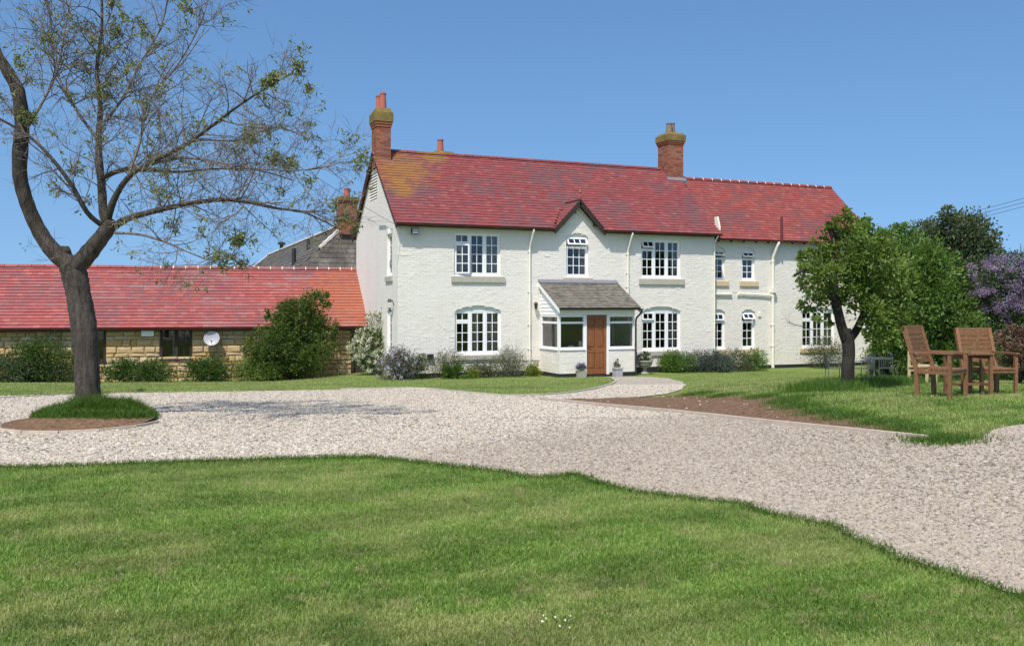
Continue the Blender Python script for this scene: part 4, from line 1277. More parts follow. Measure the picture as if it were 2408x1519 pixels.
# door frame, door with six panels
mb = MB(); mb.box((DR[0] - .058, PY + .0, .03), (DR[0] - .002, PY + .1, 2.10)); mb.box((DR[1] + .002, PY + .0, .03), (DR[1] + .058, PY + .1, 2.10)); mb.build('door_frame', UP, HOUSE)
dmb = MB(); x0, x1 = DR; yd = PY + .05
dw = x1 - x0; st = .10
rails = [(.05, .24), (.80, .98), (1.60, 1.70), (1.98, 2.09)]
dmb.box((x0, yd, .05), (x0 + st, yd + .045, 2.09)); dmb.box((x1 - st, yd, .05), (x1, yd + .045, 2.09)); dmb.box((x0 + dw / 2 - .05, yd + .001, .24), (x0 + dw / 2 + .05, yd + .044, 1.98))
for a, b in rails: dmb.box((x0 + st, yd + .0005, a), (x1 - st, yd + .0445, b))
DOOR = dmb.build('door', MT['door_wood'], HOUSE)
for (a, b) in ((.24, .80), (.98, 1.60), (1.70, 1.98)):
    for (xa, xb) in ((x0 + st, x0 + dw / 2 - .05), (x0 + dw / 2 + .05, x1 - st)):
        mb = MB(); i = .035
        vs = [(xa, yd + .026, a), (xb, yd + .026, a), (xb, yd + .026, b), (xa, yd + .026, b), (xa + i, yd + .010, a + i), (xb - i, yd + .010, a + i), (xb - i, yd + .010, b - i), (xa + i, yd + .010, b - i)]
        mb.add(vs, [(4,5,6,7),(0,1,5,4),(1,2,6,5),(2,3,7,6),(3,0,4,7)]); mb.build('panel', MT['door_wood'], DOOR)
mb = MB(); mb.tube([(x0 + .05, yd - .05, 1.02), (x0 + .16, yd - .05, 1.02)], .010, 8); mb.tube([(x0 + .05, yd, 1.02), (x0 + .05, yd - .05, 1.02)], .012, 8); mb.build('handle', MT['dark_metal'], DOOR)
# head beam, cheek boards, roof
mb = MB(); mb.box((PX0 + .0, PY - .0, 2.105), (PX1, PY + .10, 2.30)); mb.build('porch_beam', UP, HOUSE)
PT, PE, PEY = 3.27, 2.34, PY - .20
psl = (PT - PE) / (0 - PEY)
for xx, sgn in ((PX0, -1), (PX1, 1)):
    z = 2.105
    while z < 3.1:
        zt = z + .125
        ya = max(PY + .02, PEY + (zt - PE + .06) / psl)
        if ya < -.06:
            mb = MB()
            if sgn < 0: mb.add([(xx + .004, ya - .10 if ya > PY + .1 else ya, z), (xx + .004, -.002, z), (xx + .02, -.002, zt), (xx + .02, ya, zt), (xx + .03, ya, z), (xx + .03, -.002, z), (xx + .04, -.002, zt), (xx + .04, ya, zt)], [(0,3,2,1),(4,5,6,7),(0,1,5,4),(1,2,6,5),(2,3,7,6),(3,0,4,7)])
            else: mb.box((xx - .03, ya, z), (xx, -.002, zt - .004))
            mb.build('cheek_board', UP, HOUSE)
        z = zt + .002
PRX0, PRX1 = PX0 - .09, PX1 + .14
mb = MB(); mb.prism([(PEY + .02, PE - .012), (-.0, PT - .012), (-.0, PT - .07), (PEY + .02, PE - .06)], 'x', PRX0 + .01, PRX1 - .01)
PROOF = mb.build('porch_roof', MT['porch_tile'], HOUSE)
roof_tiles(PROOF, PRX0, PRX1, (PEY, PE), (-.004, PT), 0.125, 0.165, MT['porch_tile'], singles=400, lip=.02)
mb = MB(); mb.prism([(-.16, PT - .06), (-.008, PT + .02), (-.008, PT + .10), (-.03, PT + .10), (-.17, PT - .02)], 'x', PRX0, PRX1 - .02); mb.build('lead_flashing', MT['lead'], PROOF)
for xx in (PRX0 + .005, PRX1 - .03):
    mb = MB(); mb.prism([(PEY + .02, PE - .17), (PEY + .02, PE - .013), (-.003, PT - .013), (-.003, PT - .17)], 'x', xx, xx + .025); mb.build('bargeboard', MT['upvc'], PROOF)
gutter(HOUSE, PRX0, PRX1 + .05, PEY - .045, PE - .02, MT['black_paint'], .05)
mb = MB(); px = PX1 + .02; mb.tube([(PRX1, PEY - .045, PE - .05), (PRX1, PEY - .02, PE - .16), (px + .02, PY - .06, PE - .35), (px, PY - .04, PE - .45), (px, PY - .04, 0.0)], .033, 8); mb.build('porch_downpipe', MT['black_paint'], HOUSE)
# porch floor, inner wall and things on its window sill
mb = MB(); mb.box((PX0 + .2, PY + .2, -.2), (PX1 - .2, -.02, .03)); mb.build('porch_floor', MT['sill_stone'], HOUSE)
mb = MB(); mb.box((PX0 + .05, -.035, .04), (PX1 - .05, -.004, 2.25)); mb.build('porch_back_wall', MT['room_dark'], HOUSE)
mb = MB(); mb.box((PX0 + .2, PY + .10, .905), (DR[0] - .07, PY + .28, .925)); mb.build('inner_sill', UP, HOUSE); mb = MB(); mb.box((DR[1] + .07, PY + .10, .905), (PX1 - .2, PY + .28, .925)); mb.build('inner_sill', UP, HOUSE)
c = tag(MB().box((5.66, PY + .13, .926), (5.86, PY + .15, 1.05)).build('card', MT['white_plastic']), 'small white card standing on the porch window sill', 'card')
c = tag(MB().box((6.06, PY + .13, .926), (6.17, PY + .15, 1.20)).build('leaflet', MT['white_plastic']), 'tall narrow white leaflet behind the porch window near the door', 'leaflet')

# ---------------------------------------------------------------- stone outbuilding on the left
OU = np.array([-.989, .147]); ON = np.array([-.147, -.989])
OBZ = -0.36
OB_ROT = math.atan2(-OU[1], -OU[0])            # local +x runs back towards the house, local y into the building
OB = tag(empty('stone_outbuilding', (-.02, 4.2, 0), OB_ROT), 'long low stone outbuilding with red tiled roof joined to the gable', 'outbuilding')
OLEN = 17.0
ST = MT['ironstone']; DT = MT['dark_timber']
OWIN = [(-10.31, -9.23, .44, 1.62), (-7.41, -6.32, .50, 1.62)]
mb = MB()
oops = [(a, b, c, d, None) for a, b, c, d in OWIN]
wall_slab(mb, -OLEN, -.52, OBZ - .3, 1.62, oops, .30, .60)
OWALL = mb.build('stone_wall', ST, OB)
# rubble stones
def stone_mesh(seed):
    rr = random.Random(seed); j = lambda a: rr.uniform(-a, a)
    o = [(0, 0), (1, 0), (1, 1), (0, 1)]
    v = [(x + j(.03), .10, z + j(.05)) for x, z in o] + [(x + j(.03), .035 + j(.02), z + j(.06)) for x, z in o]
    f = [((.10 if x == 0 else .90) + j(.05), 0 + j(.012), (.16 if z == 0 else .84) + j(.08)) for x, z in o]
    v += f; v.append((.5 + j(.15), -.012 + j(.012), .5 + j(.15)))
    fs = []
    for i in range(4):
        k = (i + 1) % 4
        fs += [(i, k, 4 + k, 4 + i), (4 + i, 4 + k, 8 + k, 8 + i), (8 + i, 8 + k, 12)]
    m_ = MB(); m_.add(v, fs)
    return m_.mesh('stone', ST)
SMESH = [stone_mesh(i) for i in range(14)]
rs = random.Random(3)
z = OBZ; cand = []
while z < 1.60:
    h = rs.uniform(.13, .27); zt = min(z + h, 1.62)
    iv = subtract([(-OLEN, -.55)], [(a - .01, b + .01) for a, b, c, d in OWIN if c < (z + zt) / 2 < d])
    for a, b in iv:
        x = a
        while x < b - .03:
            w = rs.uniform(.2, .58)
            if x + w > b - .15: w = b - x
            cand.append((x, z, w, zt - z)); x += w
    z = zt
cand.sort(key=lambda c: (c[0] < -13.2, -c[2] * c[3]))
restst = MB()
for i, (x, z, w, h) in enumerate(cand):
    if i < 300:
        link('stone', rs.choice(SMESH), OWALL, (x + .006, .235, z + .006), (0, 0, 0), (w - .012, 1, h - .012))
    else:
        restst.box((x + .006, .24 + rs.uniform(-.01, .01), z + .006), (x + w - .006, .33, z + h - .006), rs.random())
tag(restst.build('stonework', ST, OWALL), kind='stuff')
mb = MB(); mb.box((-.50, .32, OBZ - .3), (-.02, .36, 1.6)); mb.build('dark_doorway', DT, OB)
mb = MB(); mb.box((-.62, .20, OBZ - .2), (-.52, .34, 1.62)); mb.build('door_post', DT, OB)
mb = MB(); mb.box((-OLEN, 4.0, OBZ - .3), (-.02, 4.25, 1.62)); mb.build('rear_wall', ST, OB)
mb = MB(); mb.prism([(.3, OBZ - .3), (4.2, OBZ - .3), (4.2, 1.6), (2.15, 3.7), (.3, 1.6)], 'x', -OLEN - .0, -OLEN + .3); mb.build('end_wall', ST, OB)
for (a, b, c, d) in OWIN:
    mb = MB(); mb.box((a, .27, c), (a + .08, .37, d)); mb.box((b - .08, .27, c), (b, .37, d)); mb.box((a + .08, .272, d - .09), (b - .08, .368, d)); mb.box((a + .08, .272, c), (b - .08, .368, c + .08))
    m0 = (a + b) / 2; mb.box((m0 - .06, .272, c + .08), (m0 + .06, .368, d - .09)); mb.box((a - .03, .20, c - .05), (b + .03, .30, c - .001))
    q = m0 + .06 + (b - .08 - m0 - .06) / 2; mb.box((q - .012, .30, c + .08), (q + .012, .335, d - .09))
    W = mb.build('window', DT, OB)
    for (xa, xb) in ((a + .08, m0 - .06), (m0 + .06, q - .012), (q + .012, b - .08)):
        link('pane', pane_mesh(xb - xa, d - .09 - c - .08), W, ((xa + xb) / 2, .32, (c + .08 + d - .09) / 2))
    r_ = MB(); r_.add([(a - .1, .45, c - .3), (b + .1, .45, c - .3), (b + .1, 1.6, c - .3), (a - .1, 1.6, c - .3), (a - .1, .45, d), (b + .1, .45, d), (b + .1, 1.6, d), (a - .1, 1.6, d)], [(0,1,2,3),(7,6,5,4),(1,5,6,2),(2,6,7,3),(3,7,4,0)])
    r_.build('room', MT['room_dark'], W)
    cu = MB(); vs, fs = curtain_mesh(m0 - .14, m0 - .09, c + .1, d - .35, .42); cu.add(vs, fs); cu.build('curtain', MT['curtain'], W)
# roof
RT_B = MT['roof_tile_barn']
mb = MB(); e = .012
mb.prism([(.02, 1.63 - e), (2.12, 3.86 - e), (2.12, 3.86 - e - T), (.02, 1.63 - e - T)], 'x', -OLEN - .1, -.03)
mb.prism([(2.12, 3.86 - e), (4.45, 1.5 - e), (4.45, 1.5 - e - T), (2.12, 3.86 - e - T)], 'x', -OLEN - .1, -.03)
OROOF = mb.build('roof', RT_B, OB)
roof_tiles(OROOF, -OLEN - .12, -.01, (0, 1.63), (2.12, 3.86), .155, .20, RT_B, lip=.030, singles=300, key=lambda x, s: (x + 4) ** 2 * .25 + (s - 1.2) ** 2)
ridge_tiles(OROOF, (-OLEN, 2.12, 3.88), (-.03, 2.12, 3.88), 38, .10, RT_B, jfrom=.55)
gutter(OB, -OLEN, -.05, -.05, 1.61, MT['gutter_brown'], .05)
mb = MB(); mb.box((-OLEN, .02, 1.53), (-.06, .045, 1.615)); mb.build('fascia', DT, OB)
# satellite dish, meter box
ob = lambda x, y, z: OB.matrix_basis @ Vector((x, y, z))
OB.matrix_basis = Matrix.Translation((-.02, 4.2, 0)) @ Matrix.Rotation(OB_ROT, 4, 'Z')
DISH = tag(empty('satellite_dish', ob(-5.62, .23, 1.02), OB_ROT), 'round pale grey satellite dish on the stone outbuilding wall', 'satellite dish')
mb = MB(); mb.tube([(0, 0, 0), (0, -.16, .02), (0, -.20, .12)], .02, 8); mb.build('bracket', MT['grey_metal'], DISH)
mb = MB(); prof = [(0.0, .055)] + [(.27 * t, .055 - .055 * t * t) for t in (.35, .6, .8, .93, 1.0)]
seg = 28; vs = []; fs = []
for (rr, dd) in prof:
    for k in range(seg):
        th = 2 * math.pi * k / seg; vs.append((rr * 1.05 * math.cos(th), dd, rr * math.sin(th)))
nn = len(prof)
for (rr, dd) in prof:
    for k in range(seg):
        th = 2 * math.pi * k / seg; vs.append((rr * 1.05 * math.cos(th), dd + .008, rr * math.sin(th)))
for i in range(nn - 1):
    for k in range(seg):
        k2 = (k + 1) % seg
        fs.append((i*seg+k, i*seg+k2, (i+1)*seg+k2, (i+1)*seg+k)); fs.append(((nn+i)*seg+k, (nn+i+1)*seg+k, (nn+i+1)*seg+k2, (nn+i)*seg+k2))
for k in range(seg):
    k2 = (k + 1) % seg; fs.append(((nn-1)*seg+k, (nn-1)*seg+k2, (2*nn-1)*seg+k2, (2*nn-1)*seg+k))
mb.add(vs, fs); mb.build('reflector', MT['dish_grey'], DISH, smooth=True, loc=(0, -.27, .22), rot=(R(-14), 0, R(-8)))
mb = MB(); mb.tube([(0, -.22, .0), (.02, -.42, .02), (.02, -.55, .12)], .011, 6); mb.build('feed_arm', MT['grey_metal'], DISH)
mb = MB(); mb.tube([(.02, -.50, .13), (.02, -.60, .13)], .028, 8); mb.build('receiver', MT['dark_metal'], DISH)
o = MB().box((-.21, -.09, 0), (.21, 0, .22)).build('meter_box', MT['white_plastic'], None, loc=ob(-7.82, .23, 1.33), rot=(0, 0, OB_ROT))
tag(o, 'white plastic box under the eaves of the stone outbuilding', 'box')
o = MB().tube([(0, 0, 0), (0, 0, .75)], .008, 5).build('aerial_mast', MT['grey_metal'], None, loc=ob(-8.0, 1.9, 3.55))
tag(o, 'thin pale aerial rod on the outbuilding roof', 'aerial')

# ---------------------------------------------------------------- slate roofed range behind
SLATE = MT['slate']
RB = tag(empty('slate_range', (0.6, 9.5, 0)), 'grey slate roofed range with brick chimney behind the house', 'building')
rx, rz0, y0, y1 = 0.6, 6.12, 10.0, 42.0
hw, fall = 3.4, 3.1
mb = MB(); mb.box((-hw + .2, y0 - 9.5, -.6), (hw - .2, y1 - 9.5 - .2, rz0 - fall + .05)); mb.build('wall', MT['render_white'], RB)
mb = MB()
yA, yB = y0 - 9.5, y1 - 9.5; hip = 3.6
mb.add([(0, 1.35, rz0), (0, yB - hip, rz0), (-hw, yA, rz0 - fall), (-hw, yB + .1, rz0 - fall), (hw, yA, rz0 - fall), (hw, yB + .1, rz0 - fall)], [(0, 1, 3, 2), (0, 4, 5, 1), (1, 5, 3), (2, 4, 0), (2, 3, 5, 4)])
SROOF = mb.build('roof', SLATE, RB)
# slates on the slope that faces the drive
L = math.hypot(hw, fall); n = 16; g = L / n
V = []
for j in range(n):
    y = 1.35 - .85 * (j + 1) / n + (.2 if j % 2 else 0)
    while y < yB - hip * (1 - (j + .5) / n) - .4:
        V.append((g * j, y, y + .392)); y += .4
V = np.array(V); k = len(V)
cx, cz = -hw / L, -fall / L
lv = np.array([(0, 0, .006), (0, 1, .006), (g * 1.1, 1, .03), (g * 1.1, 0, .03), (g * 1.1, 1, .005), (g * 1.1, 0, .005)])
P = np.repeat(lv[None], k, 0)
u = V[:, 0][:, None] + P[..., 0]; yy = V[:, 1][:, None] + P[..., 1] * (V[:, 2] - V[:, 1])[:, None]; ww = P[..., 2] + RNG.normal(0, .003, (k, 1))
P = np.stack([cx * u + cz * ww, yy, rz0 + cz * u - cx * ww], -1)
tag(mass('slate_courses', P, [(0, 1, 2, 3), (3, 2, 4, 5)], RNG.random(k), SLATE, SROOF), kind='stuff')
hm = MB(); Lh = math.hypot(.85, fall); nh = 14
for j in range(nh):
    t0, t1 = j / nh, (j + 1.15) / nh
    x = -hw * t1 + (.2 if j % 2 else 0)
    while x < hw * t0:
        a_, b_ = max(x, -hw * t1), min(x + .39, hw * t1)
        if b_ - a_ > .06:
            ya_, yb2 = 1.35 - .85 * t0 - .012, 1.35 - .85 * min(t1, 1.02) - .035
            za_, zb2 = rz0 - fall * t0 + .004, rz0 - fall * min(t1, 1.02)
            lim0 = hw * t0 + .05
            hm.add([(max(min(a_, lim0), -lim0), ya_, za_), (max(min(b_, lim0), -lim0), ya_, za_), (b_, yb2, zb2), (a_, yb2, zb2)], [(0, 3, 2, 1)], random.random())
        x += .4
tag(hm.build('hip_slates', SLATE, SROOF), kind='stuff')
mb = MB(); mb.bar((0, 1.35, rz0 + .04), (0, yB - hip, rz0 + .04), .22, .08); mb.build('ridge_capping', MT['white_mortar'], SROOF)
mb = MB(); mb.bar((0, yB - hip, rz0 + .03), (-hw, yB + .1, rz0 - fall + .03), .14, .05); mb.build('hip_capping', MT['white_mortar'], SROOF)
mb = MB()
for i in range(9):
    t0 = .05 + i * .19; t1 = t0 + .19; mb.bar((cx * t0, 1.35 - .85 * t0 / L, rz0 + cz * t0 + .05), (cx * t1, 1.35 - .85 * t1 / L, rz0 + cz * t1 + .05), .13, .10 + .03 * (i % 2))
mb.build('verge_mortar', MT['white_mortar'], SROOF)
CH3 = chimney(RB, -.40, .40, 1.0, 1.85, 5.6, 7.0, 7.16, 7.28, [(0.0, 1.45, .15, .42, 0)], MT['terracotta'], singles=False)
def at_slope(t, y): return (cx * t, y, rz0 + cz * t)
for (t, y, h, r_) in ((2.6, 4.2, .75, .10), (1.5, 5.0, .5, .09)):
    p = Vector(at_slope(t, y)); mb = MB(); mb.tube([p - Vector((0, 0, .1)), p + Vector((0, 0, h))], r_, 8); mb.build('vent_pipe', MT['black_paint'], SROOF)
p = Vector(at_slope(.02, 22.0)); mb = MB(); mb.lathe([(.12, 0), (.12, .35), (.26, .37), (.26, .47), (.1, .55)], 10, p); mb.build('cowl', MT['dark_metal'], SROOF)
# rear chimney standing behind the main ridge
RC = tag(empty('rear_range', (4.15, 8.2, 0)), 'rear range behind the main ridge with only its squat chimney in sight', 'building')
mb = MB(); mb.box((-2.2, -1.9, -.5), (2.2, 3.5, 5.0)); mb.build('wall', PB, RC)
mb = MB(); mb.prism([(-2.4, 5.0), (2.4, 5.0), (0, 7.2)], 'y', -1.9, 3.6); mb.build('roof', SLATE, RC)
chimney(RC, -.42, .42, -.5, .3, 6.4, 8.75, 8.82, 9.10, [(-.05, -.1, .14, .56, 0)], MT['terracotta'], singles=False)

# ---------------------------------------------------------------- fittings on the walls
def lantern(loc, label, rz=0):
    root = tag(empty('wall_light', loc, rz), label, 'light')
    mb = MB(); mb.tube([(0, 0, 0), (0, -.10, .05), (0, -.15, .03)], .012, 6); mb.build('bracket', MT['dark_metal'], root)
    mb = MB(); mb.lathe([(.05, 0), (.07, .16), (.09, .17), (.03, .24), (.0, .25)], 8, (0, -.15, -.17)); mb.build('lamp_body', MT['dark_metal'], root)
    mb = MB(); mb.lathe([(.035, 0), (.055, .13)], 8, (0, -.15, -.19)); mb.build('lamp_glass', MT['dish_grey'], root)
    return root
lantern((5.0, -.002, 2.48), 'small dark lantern on the house wall left of the porch')
FL = tag(empty('floodlight', (.55, 0, 4.92)), 'small dark floodlight under the eaves at the left front corner', 'light')
mb = MB(); mb.box((-.03, -.12, -.02), (.03, 0.0, .02)); mb.build('bracket', MT['dark_metal'], FL)
mb = MB(); mb.box((-.12, -.24, -.10), (.12, -.12, .09)); mb.build('housing', MT['dark_metal'], FL)
mb = MB(); mb.box((-.10, -.252, -.08), (.10, -.242, .07)); mb.build('lens', MT['dish_grey'], FL)
SB = tag(empty('security_light', (-.002, .62, 5.02), R(-90)), 'security light with arm on the gable above the upper window', 'light')
mb = MB(); mb.tube([(0, 0, 0), (0, -.2, .06), (0, -.3, .08)], .018, 6); mb.build('arm', MT['grey_metal'], SB)
mb = MB(); mb.box((-.14, -.44, -.02), (.14, -.26, .12)); mb.build('housing', MT['grey_metal'], SB)
mb = MB(); mb.tube([(0, -.12, .03), (.02, -.14, -.14)], .035, 8); mb.build('sensor', MT['white_plastic'], SB)
GL = tag(empty('gable_lamp', (-.002, .45, 2.58), R(-90)), 'small dark bracket lamp on the gable beside the lower window', 'light')
mb = MB(); mb.tube([(0, 0, -.15), (0, -.06, .02), (0, -.16, .04)], .016, 6); mb.build('bracket', MT['dark_metal'], GL)
mb = MB(); mb.lathe([(.03, .1), (.08, 0), (.07, -.02)], 10, (0, -.16, -.02)); mb.build('shade', MT['dark_metal'], GL)
o = MB().box((0, -.12, 0), (.20, 0, .16)).build('flue_terminal', MT['black_paint'], None, loc=(1.02, -.002, .62)); tag(o, 'black flue terminal on the wall near the lower left window', 'flue')
o = MB().box((0, -.05, 0), (.13, 0, .16)).build('vent_box', MT['cream_paint'], None, loc=(15.06, WY - .004, 1.98)); tag(o, 'small cream vent box beside the narrow lower window', 'vent')

# ---------------------------------------------------------------- vegetation helpers
def rand_dir(n):
    v = RNG.normal(size=(n, 3)); return v / np.linalg.norm(v, axis=1)[:, None]

def leaf_cloud(P, D, size, aspect, mat, name, parent, rnd=None, fold=.25):
    """Leaves at P (n,3) growing along D (n,3); each a folded kite of two triangles."""
    n = len(P)
    D = D / np.maximum(np.linalg.norm(D, axis=1)[:, None], 1e-6)
    S = np.cross(D, rand_dir(n)); S /= np.maximum(np.linalg.norm(S, axis=1)[:, None], 1e-6)
    N = np.cross(S, D)
    L = size * (.6 + .8 * RNG.random(n))[:, None]; W = L * aspect
    V = np.zeros((n, 4, 3))
    V[:, 0] = P; V[:, 2] = P + D * L - N * L * .12
    V[:, 1] = P + D * L * .5 + S * W * .5 + N * W * fold; V[:, 3] = P + D * L * .5 - S * W * .5 + N * W * fold
    return mass(name, V, [(0, 1, 2), (0, 2, 3)], RNG.random(n) if rnd is None else rnd, mat, parent)

def cloud_points(blobs, n, clump=.20, per=26, flat=0.9):
    """Clumped points through ellipsoidal blobs (x, y, z, rx, ry, rz); more of them near the skin."""
    B = np.array(blobs, float)
    w = (B[:, 3] * B[:, 5]) ** 1.0; w /= w.sum()
    nc = max(4, n // per)
    i = RNG.choice(len(B), nc, p=w)
    d = rand_dir(nc); r = (.35 + .65 * RNG.random(nc) ** .5)
    c = B[i, :3] + d * B[i, 3:6] * r[:, None]
    ci = RNG.integers(0, nc, n)
    sz = B[i[ci], 3:6].mean(1)[:, None]
    P = c[ci] + RNG.normal(size=(n, 3)) * clump * sz * np.array([1, 1, flat])
    D = d[ci] + rand_dir(n) * .9 + np.array([0, 0, .25])
    shade = np.clip(.5 + .22 * RNG.normal(size=nc), 0, 1)[ci]
    return P, D, np.clip(shade + .18 * RNG.normal(size=n), 0, 1)

def blob(px, py, Z, rpx, depth=1.0):
    c = at(px, py, Z); r = rpx / FPX * Z
    return (c.x, c.y, c.z, r, r * depth, r)

def grow(mb, p, d, L, r, depth, out, rng, up=.12, wig=.35, seg=4, kids=(3, 5), shrink=.58, sides=4):
    """Recursive twig; collects twig ends in out."""
    pts = [Vector(p)]; d = Vector(d).normalized(); rad = [r]
    for i in range(seg):
        d = (d + Vector((rng.gauss(0, wig), rng.gauss(0, wig), rng.gauss(0, wig) + up)) * .45).normalized()
        pts.append(pts[-1] + d * (L / seg)); rad.append(r * (1 - .75 * (i + 1) / seg))
    mb.tube(pts, rad, sides, rng.random(), cap=False)
    out.append((pts[-1], d)); out.append((pts[-2], d))
    if depth <= 0: return
    for k in range(rng.randint(*kids)):
        t = rng.uniform(.25, .98); i = min(int(t * seg), seg - 1); f = t * seg - i
        q = pts[i].lerp(pts[i + 1], f)
        a = Vector((rng.gauss(0, 1), rng.gauss(0, 1), rng.gauss(0, 1))).normalized()
        nd = ((pts[i + 1] - pts[i]).normalized() * .75 + a * .75).normalized()
        grow(mb, q, nd, L * shrink * rng.uniform(.7, 1.25), max(r * (1 - .7 * t) * .7, .0026), depth - 1, out, rng, up, wig, max(2, seg - 1), kids, shrink, 3)

def smooth_pts(pts, rad, k=4):
    """Catmull-Rom through limb points."""
    P = [Vector(p) for p in pts]; n = len(P); o, r = [], []
    for i in range(n - 1):
        p0, p1, p2, p3 = P[max(i-1, 0)], P[i], P[i+1], P[min(i+2, n-1)]
        for q in range(k):
            t = q / k
            o.append(.5 * ((2*p1) + (p2-p0)*t + (2*p0-5*p1+4*p2-p3)*t*t + (3*p1-p0-3*p2+p3)*t**3)); r.append(rad[i] + (rad[i+1]-rad[i]) * t)
    o.append(P[-1]); r.append(rad[-1])
    return o, r

# ---------------------------------------------------------------- bare spreading tree on the left
TZ = 11.7; PPM = FPX / TZ
tb = at(207, 968, TZ); tb.z -= .10
TREE = tag(empty('spreading_tree', tb), 'tall sparsely leaved spreading tree with forked grey trunk in round bed', 'tree')
def lp(lst):   # (px, py, width px, depth offset) -> local points, radii
    pts, rad = [], []
    for (px, py, w, dz) in lst:
        Z = TZ + dz; pts.append(at(px, py, Z) - tb); rad.append((w * .95 if w > 30 else w * .72) / 2 / FPX * Z)
    return smooth_pts(pts, rad)
rngT = random.Random(11)
def roughen(mb, amp, f=9.0):
    out = []
    for i, v in enumerate(mb.v):
        x, y, z = v
        a_ = math.sin(x * f * 3.1 + z * 2.3) * math.cos(y * f * 2.7 - z * 1.7) + .6 * math.sin(z * f * 1.3 + x * 17) * math.sin(y * f * 4.3 + z * 3)
        out.append((x + amp * a_ * math.cos(i * 2.39), y + amp * a_ * math.sin(i * 2.39), z))
    mb.v = out
def knobby(pts, rad, amt):
    return pts, [r * (1 + rngT.uniform(-amt, amt)) for r in rad]
mb = MB(); p, r = lp([(207, 990, 66, 0), (207, 965, 60, 0), (206, 900, 57, 0), (203, 830, 57, 0), (196, 760, 60, 0), (186, 700, 57, 0), (176, 650, 60, 0), (168, 622, 56, 0)])
mb.tube(*knobby(*smooth_pts(p, r, 2), .02), 22); roughen(mb, .010); mb.build('trunk', MT['bark_grey'], TREE, smooth=True)
LIMBS = [
 [(172, 632, 50, 0), (150, 610, 50, 0), (118, 582, 46, -.05), (88, 535, 42, -.1), (64, 480, 40, -.2), (47, 415, 41, -.3), (48, 350, 42, -.35), (52, 290, 40, -.4), (42, 215, 38, -.45), (16, 165, 34, -.5), (-6, 120, 28, -.55), (-20, 60, 22, -.6), (-5, 0, 18, -.6), (5, -60, 14, -.6), (-10, -140, 10, -.5)],
 [(175, 632, 46, 0), (198, 608, 46, -.05), (225, 575, 42, -.1), (252, 540, 36, -.15), (262, 520, 30, -.2)],
 [(255, 538, 30, -.15), (243, 500, 28, -.1), (240, 450, 26, 0), (233, 380, 24, .1), (232, 320, 20, .15), (236, 250, 16, .2), (228, 160, 12, .2), (240, 60, 9, .2), (236, -60, 6, .2)],
 [(262, 540, 22, -.15), (300, 515, 20, -.25), (350, 500, 19, -.35), (400, 488, 18, -.45), (450, 478, 16, -.55), (520, 470, 14, -.65), (580, 475, 12, -.75), (650, 490, 9, -.8), (710, 498, 7, -.85), (760, 520, 5, -.9), (800, 540, 3, -.9)],
 [(250, 525, 26, -.15), (268, 470, 22, -.25), (300, 420, 18, -.35), (350, 385, 15, -.5), (420, 350, 13, -.6), (480, 310, 11, -.7), (560, 250, 8, -.8), (630, 205, 6, -.85), (690, 172, 4, -.85)],
 [(240, 530, 18, -.1), (205, 500, 16, -.25), (165, 430, 14, -.4), (110, 360, 11, -.5), (60, 315, 9, -.55), (-10, 275, 7, -.6)],
 [(240, 420, 17, 0), (270, 405, 17, .1), (310, 398, 16, .2), (350, 400, 13, .3), (420, 405, 8, .4), (500, 398, 6, .5), (600, 400, 4, .6), (690, 425, 3, .7)],
 [(270, 548, 9, -.2), (330, 552, 8, -.35), (390, 570, 6, -.5), (440, 592, 5, -.6), (500, 612, 4, -.65), (555, 600, 3, -.7)],
 [(345, 388, 9, -.5), (440, 372, 8, -.55), (540, 388, 6, -.6), (640, 400, 5, -.65), (740, 398, 4, -.7), (810, 380, 2, -.7)],
 [(236, 300, 12, .15), (290, 230, 9, .3), (330, 150, 7, .4), (380, 60, 5, .5), (400, -40, 4, .5)],
 [(232, 330, 12, .1), (180, 260, 9, .3), (130, 160, 7, .45), (120, 60, 5, .5), (100, -60, 4, .5)],
 [(300, 420, 10, -.35), (330, 330, 9, -.2), (350, 240, 7, -.1), (420, 150, 5, 0), (470, 60, 4, 0), (490, 0, 3, 0)],
 [(48, 330, 12, -.35), (95, 250, 9, -.2), (130, 180, 7, 0), (150, 90, 5, .1), (170, -20, 4, .2)],
 [(420, 350, 8, -.6), (470, 330, 7, -.3), (560, 330, 5, -.2), (650, 300, 4, -.1), (730, 330, 3, 0)],
]
tw = MB(); ends = []
for li, lim in enumerate(LIMBS):
    p, r = lp(lim)
    if li == 0: r = [x * (1 - .16 * min(1, i / 12)) for i, x in enumerate(r)]
    mb = MB(); mb.tube(*knobby(p, r, .05), 10 if lim[0][2] > 20 else 6); mb.build('limb', MT['bark_grey'] if lim[0][2] > 15 else MT['twig_bark'], TREE, smooth=True)
    tot = sum((b - a).length for a, b in zip(p[:-1], p[1:]))
    if li in (0, 1): k = 12 if li == 0 else 3
    else: k = int(tot * 10.5)
    for _ in range(k):
        t = rngT.uniform(.22, 1) if li else rngT.uniform(.45, 1); i = min(int(t * (len(p) - 1)), len(p) - 2)
        q = p[i].lerp(p[i + 1], rngT.random())
        tan = (p[i + 1] - p[i]).normalized()
        a = Vector((rngT.gauss(0, 1), rngT.gauss(0, 1), rngT.gauss(.25, .8))).normalized()
        grow(tw, q, tan * .6 + a * .8, rngT.uniform(.35, .95) * (1 - .55 * max(0, t - .55) / .45 if li not in (0, 2) else 1), min(.011, r[i] * .45 + .003), 2, ends, rngT, up=.10, wig=.42, kids=(4, 6))
tag(tw.build('twigs', MT['twig_bark'], TREE, smooth=False), kind='stuff')
